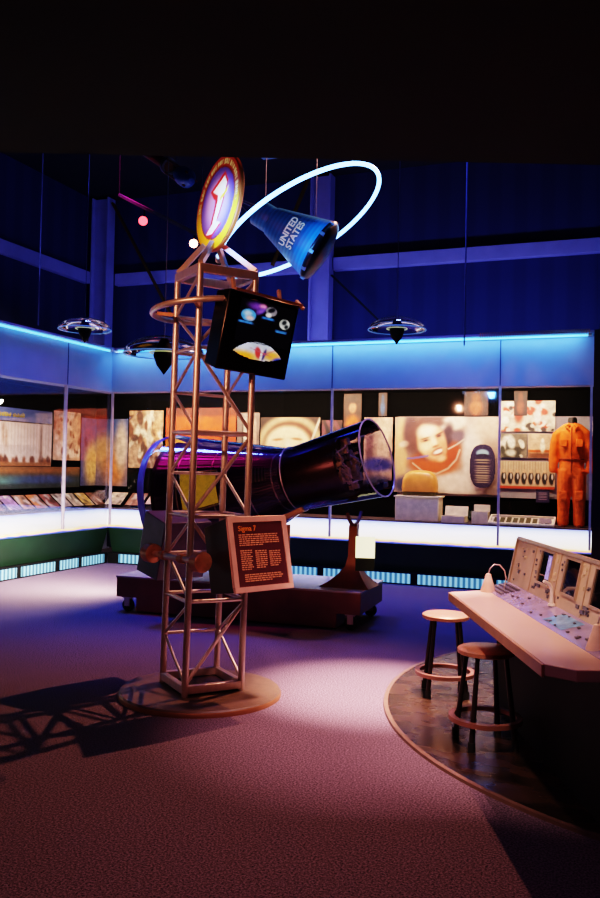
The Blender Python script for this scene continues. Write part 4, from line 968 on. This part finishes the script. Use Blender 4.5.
# bay frames and small controls
for u in (.20, .66, 1.10, 1.54, 1.98):
    mb = MB(); pbox(mb, u, u+.008, .01, .29, .006); mb.build('bay_divider', 'bezel', hp)
for bay in (-.21, .22, .68, 1.12, 1.56, 2.0):
    for i in range(9):
        u = bay+q.uniform(.01, .36 if bay < 0 else .09); v = q.uniform(.02, .27)
        mb = MB(); pbox(mb, u, u+q.uniform(.008, .03), v, v+q.uniform(.006, .018), .008); mb.build('control_button', 'key', hp)
for i in range(12):
    u = q.uniform(.3, 2.2); v = q.uniform(.02, .06); mb = MB(); pbox(mb, u, u+q.uniform(.02, .05), v, v+.02, .008); mb.build('control_button', 'key', hp)
for bay in (-.21, .57, 1.01, 1.45):
    for i in range(7):
        u = bay+q.uniform(.01, .25 if bay < 0 else .07); v = q.uniform(.1, .27); mb = MB(); pbox(mb, u, u+q.uniform(.006, .02), v, v+q.uniform(.006, .02), .009); mb.build('panel_label', 'keylight', hp)
# gooseneck on the strip
t = thing('gooseneck_microphone', 'white bent gooseneck microphone rising from the control strip', 'microphone', tuple(m @ Vector(sp(.72, .425, .004))))
MB().tube([(0, 0, 0), (.0, .0, .09), (-.012, -.01, .12), (-.04, -.04, .14)], [.012, .010, .010, .009], 10).build('stem', 'white', t)
MB().lathe([(.001, 0), (.022, 0), (.02, .012), (.001, .014)], 16).build('foot', 'white', t)
def cone_lamp(loc, label):
    t = thing('wire_loop_cone', label, 'desk device', loc)
    MB().lathe([(.001, 0), (.048, 0), (.05, .006), (.024, .085), (.016, .115), (.001, .12)], 24).build('cone_body', mat('cone_cream', (225, 185, 165), .4), t)
    MB().tube([(0, 0, .115), (.01, 0, .15), (.035, .01, .178), (.07, .02, .175), (.10, .025, .14), (.11, .025, .09), (.10, .02, .02)], .004, 8).build('wire_loop', 'steel', t)
cone_lamp((-.80, 5.50, .80), 'cream cone with a thin wire loop at the far end of the desk')
cone_lamp((-.09, 3.94, .80), 'cream cone with a thin wire loop at the near end of the desk')

def stool(x, y, H_, label, rz, rs=.165):
    t = thing('round_stool', label, 'stool', (x, y, .014), rz)
    MB().lathe([(.001, H_), (rs-.012, H_), (rs, H_-.008), (rs, H_-.028), (rs-.01, H_-.034), (.001, H_-.034)], 48).build('seat', 'stooltop', t)
    for k in range(4):
        a = PI/4+k*PI/2; c, s = math.cos(a), math.sin(a)
        lg = MB().tube([(c*(rs-.045), s*(rs-.045), H_-.034), (c*(rs+.02), s*(rs+.02), .02)], [.0135, .0165], 10).build('leg', 'stooldark', t)
        mb = MB(); mb.lathe([(.001, 0), (.021, 0), (.021, .05), (.001, .052)], 14, Matrix.Translation((c*(rs+.02), s*(rs+.02), 0))); mb.build('foot_cap', 'rubber', lg)
    r = rs-.02+.25*.06+.02+.018; zz = .15
    MB().lathe([(r-.022, zz-.014), (r+.012, zz-.014), (r+.012, zz+.012), (r-.022, zz+.012), (r-.022, zz-.014)], 48).build('foot_ring', 'stoolring', t)
stool(-1.14, 5.84, .56, 'round seated metal stool farther from viewer at the far desk end', math.radians(18))
stool(-.715, 4.885, .55, 'round seated metal stool nearest the viewer tucked at the desk front', math.radians(30))

# ------------------------------------------------------------------ lights
def light(kind, name, loc, aim, col, e, size=.1, sy=None, angle=60, blend=.5):
    d = bpy.data.lights.new(name, kind); d.energy = e; d.color = lin(col)
    if kind == 'SPOT': d.spot_size = math.radians(angle); d.spot_blend = blend; d.shadow_soft_size = size
    elif kind == 'AREA': d.shape = 'RECTANGLE'; d.size = size; d.size_y = sy or size
    else: d.shadow_soft_size = size
    o = bpy.data.objects.new(name, d); COL.objects.link(o); o.location = loc
    o.rotation_euler = (Vector(aim)-Vector(loc)).to_track_quat('-Z', 'Y').to_euler(); return o
light('SPOT', 'key_spot', (-1.4, 7.9, 5.0), (-2.9, 3.9, 0), (255, 180, 145), 640, .04, angle=76, blend=.9)
light('SPOT', 'floor_pool_spot', (-.6, 5.8, 6.2), (-1.62, 5.75, 0), (255, 210, 200), 9000, .08, angle=19, blend=1)
light('SPOT', 'floor_pool_spot_low', (-.6, 5.4, 6.2), (-1.35, 4.9, 0), (255, 185, 190), 1300, .08, angle=26, blend=1)
light('SPOT', 'desk_spot', (-1.0, 3.0, 3.2), (-.5, 4.7, .8), (255, 205, 190), 300, .05, angle=44, blend=.9)
light('SPOT', 'near_floor_spot', (-1.1, 2.0, 3.2), (-.6, 3.6, .0), (225, 160, 210), 30, .1, angle=100, blend=1)
light('SPOT', 'tower_front_spot', (-3.9, .9, 3.15), (-2.7, 5.1, 2.35), (255, 168, 128), 430, .06, angle=29, blend=.9)
light('SPOT', 'front_fill_spot', (-1.2, .6, 3.1), (-2.8, 6.6, .7), (255, 165, 140), 80, .15, angle=40, blend=1)
light('SPOT', 'sign_fill_spot', (-.4, 2.4, 3.2), (-2.15, 4.95, 1.03), (255, 190, 175), 150, .03, angle=13, blend=.5)  # unseen lamp added to brighten the dim sign face
light('SPOT', 'emblem_spot', (-4.1, 3.2, 3.2), (-2.69, 5.2, 3.38), (255, 235, 225), 220, .03, angle=14, blend=.8)
light('SPOT', 'blue_fill_a', (-6.0, 8.8, 6.3), (-5.2, 9.0, 0), (60, 85, 255), 1300, .3, angle=76, blend=1)
light('SPOT', 'blue_fill_b', (-2.2, 9.0, 6.3), (-2.2, 9.4, 0), (85, 110, 255), 900, .3, angle=80, blend=1)
light('SPOT', 'magenta_spot', (-5.2, 7.2, 6.0), (-4.1, 8.0, 1.6), (255, 60, 160), 700, .25, angle=24, blend=.8)
light('SPOT', 'capsule_blue_fill', (-2.6, 4.4, 3.2), (-2.4, 5.9, 3.4), (80, 160, 255), 330, .1, angle=40, blend=.8)  # unseen blue lamp added to brighten the hanging model
light('AREA', 'wall_wash_back', (-4.0, 11.75, 3.4), (-4.0, 13.3, 5.6), (120, 135, 255), 60, 8.0, .2)
light('AREA', 'wall_wash_left', (-8.1, 8.5, 3.4), (-9.5, 8.5, 5.4), (120, 135, 255), 42, .2, 7.0)
light('AREA', 'soffit_light_back', (-3.95, YB-.13, 3.31), (-3.95, YB+.06, 2.9), (95, 165, 255), 26, 6.9, .04)
light('AREA', 'soffit_light_left', (XL+.13, 7.6, 3.31), (XL-.06, 7.6, 2.9), (95, 165, 255), 22, .04, 6.6)
light('AREA', 'case_light_back', (-4.2, 11.33, 2.70), (-4.2, 11.95, 2.0), (255, 218, 172), 165, 7.0, .08)
light('AREA', 'case_light_left', (-7.85, 8.6, 2.70), (-8.42, 8.6, 2.15), (255, 232, 205), 380, .08, 6.4)
light('SPOT', 'astronaut_spot', (-2.55, 11.3, 2.68), (-2.55, 11.97, 1.85), (255, 225, 190), 30, .03, angle=70, blend=1)
light('SPOT', 'suit_spot', (-.8, 11.2, 2.66), (-.65, 11.6, 1.6), (255, 200, 150), 50, .03, angle=60, blend=1)
light('POINT', 'warm_ceiling_fill', (2.2, 2.6, 2.7), (0,0,0), (255, 90, 60), 6, .1)  # unseen point light added to redden the low ceiling

w = bpy.data.worlds.new('dim_world'); sc.world = w; w.use_nodes = True
w.node_tree.nodes['Background'].inputs[0].default_value = (.10, .12, .35, 1); w.node_tree.nodes['Background'].inputs[1].default_value = .012

# ------------------------------------------------------------------ camera
cd = bpy.data.cameras.new('camera'); cam = bpy.data.objects.new('camera', cd); COL.objects.link(cam)
cd.sensor_fit = 'HORIZONTAL'; cd.sensor_width = 36; cd.lens = FPX/600*36; cd.clip_start = .05; cd.clip_end = 100
cam.matrix_world = Matrix.Translation((0, 0, EYE)) @ Matrix.Rotation(math.radians(YAW), 4, 'Z') @ Matrix.Rotation(math.radians(90+PIT), 4, 'X') @ Matrix.Rotation(math.radians(ROL), 4, 'Z')
sc.camera = cam
sc.view_settings.view_transform = 'Filmic'; sc.view_settings.look = 'High Contrast'; sc.view_settings.exposure = .4
sc.cycles.max_bounces = 6; sc.cycles.transparent_max_bounces = 12; sc.cycles.sample_clamp_indirect = 4
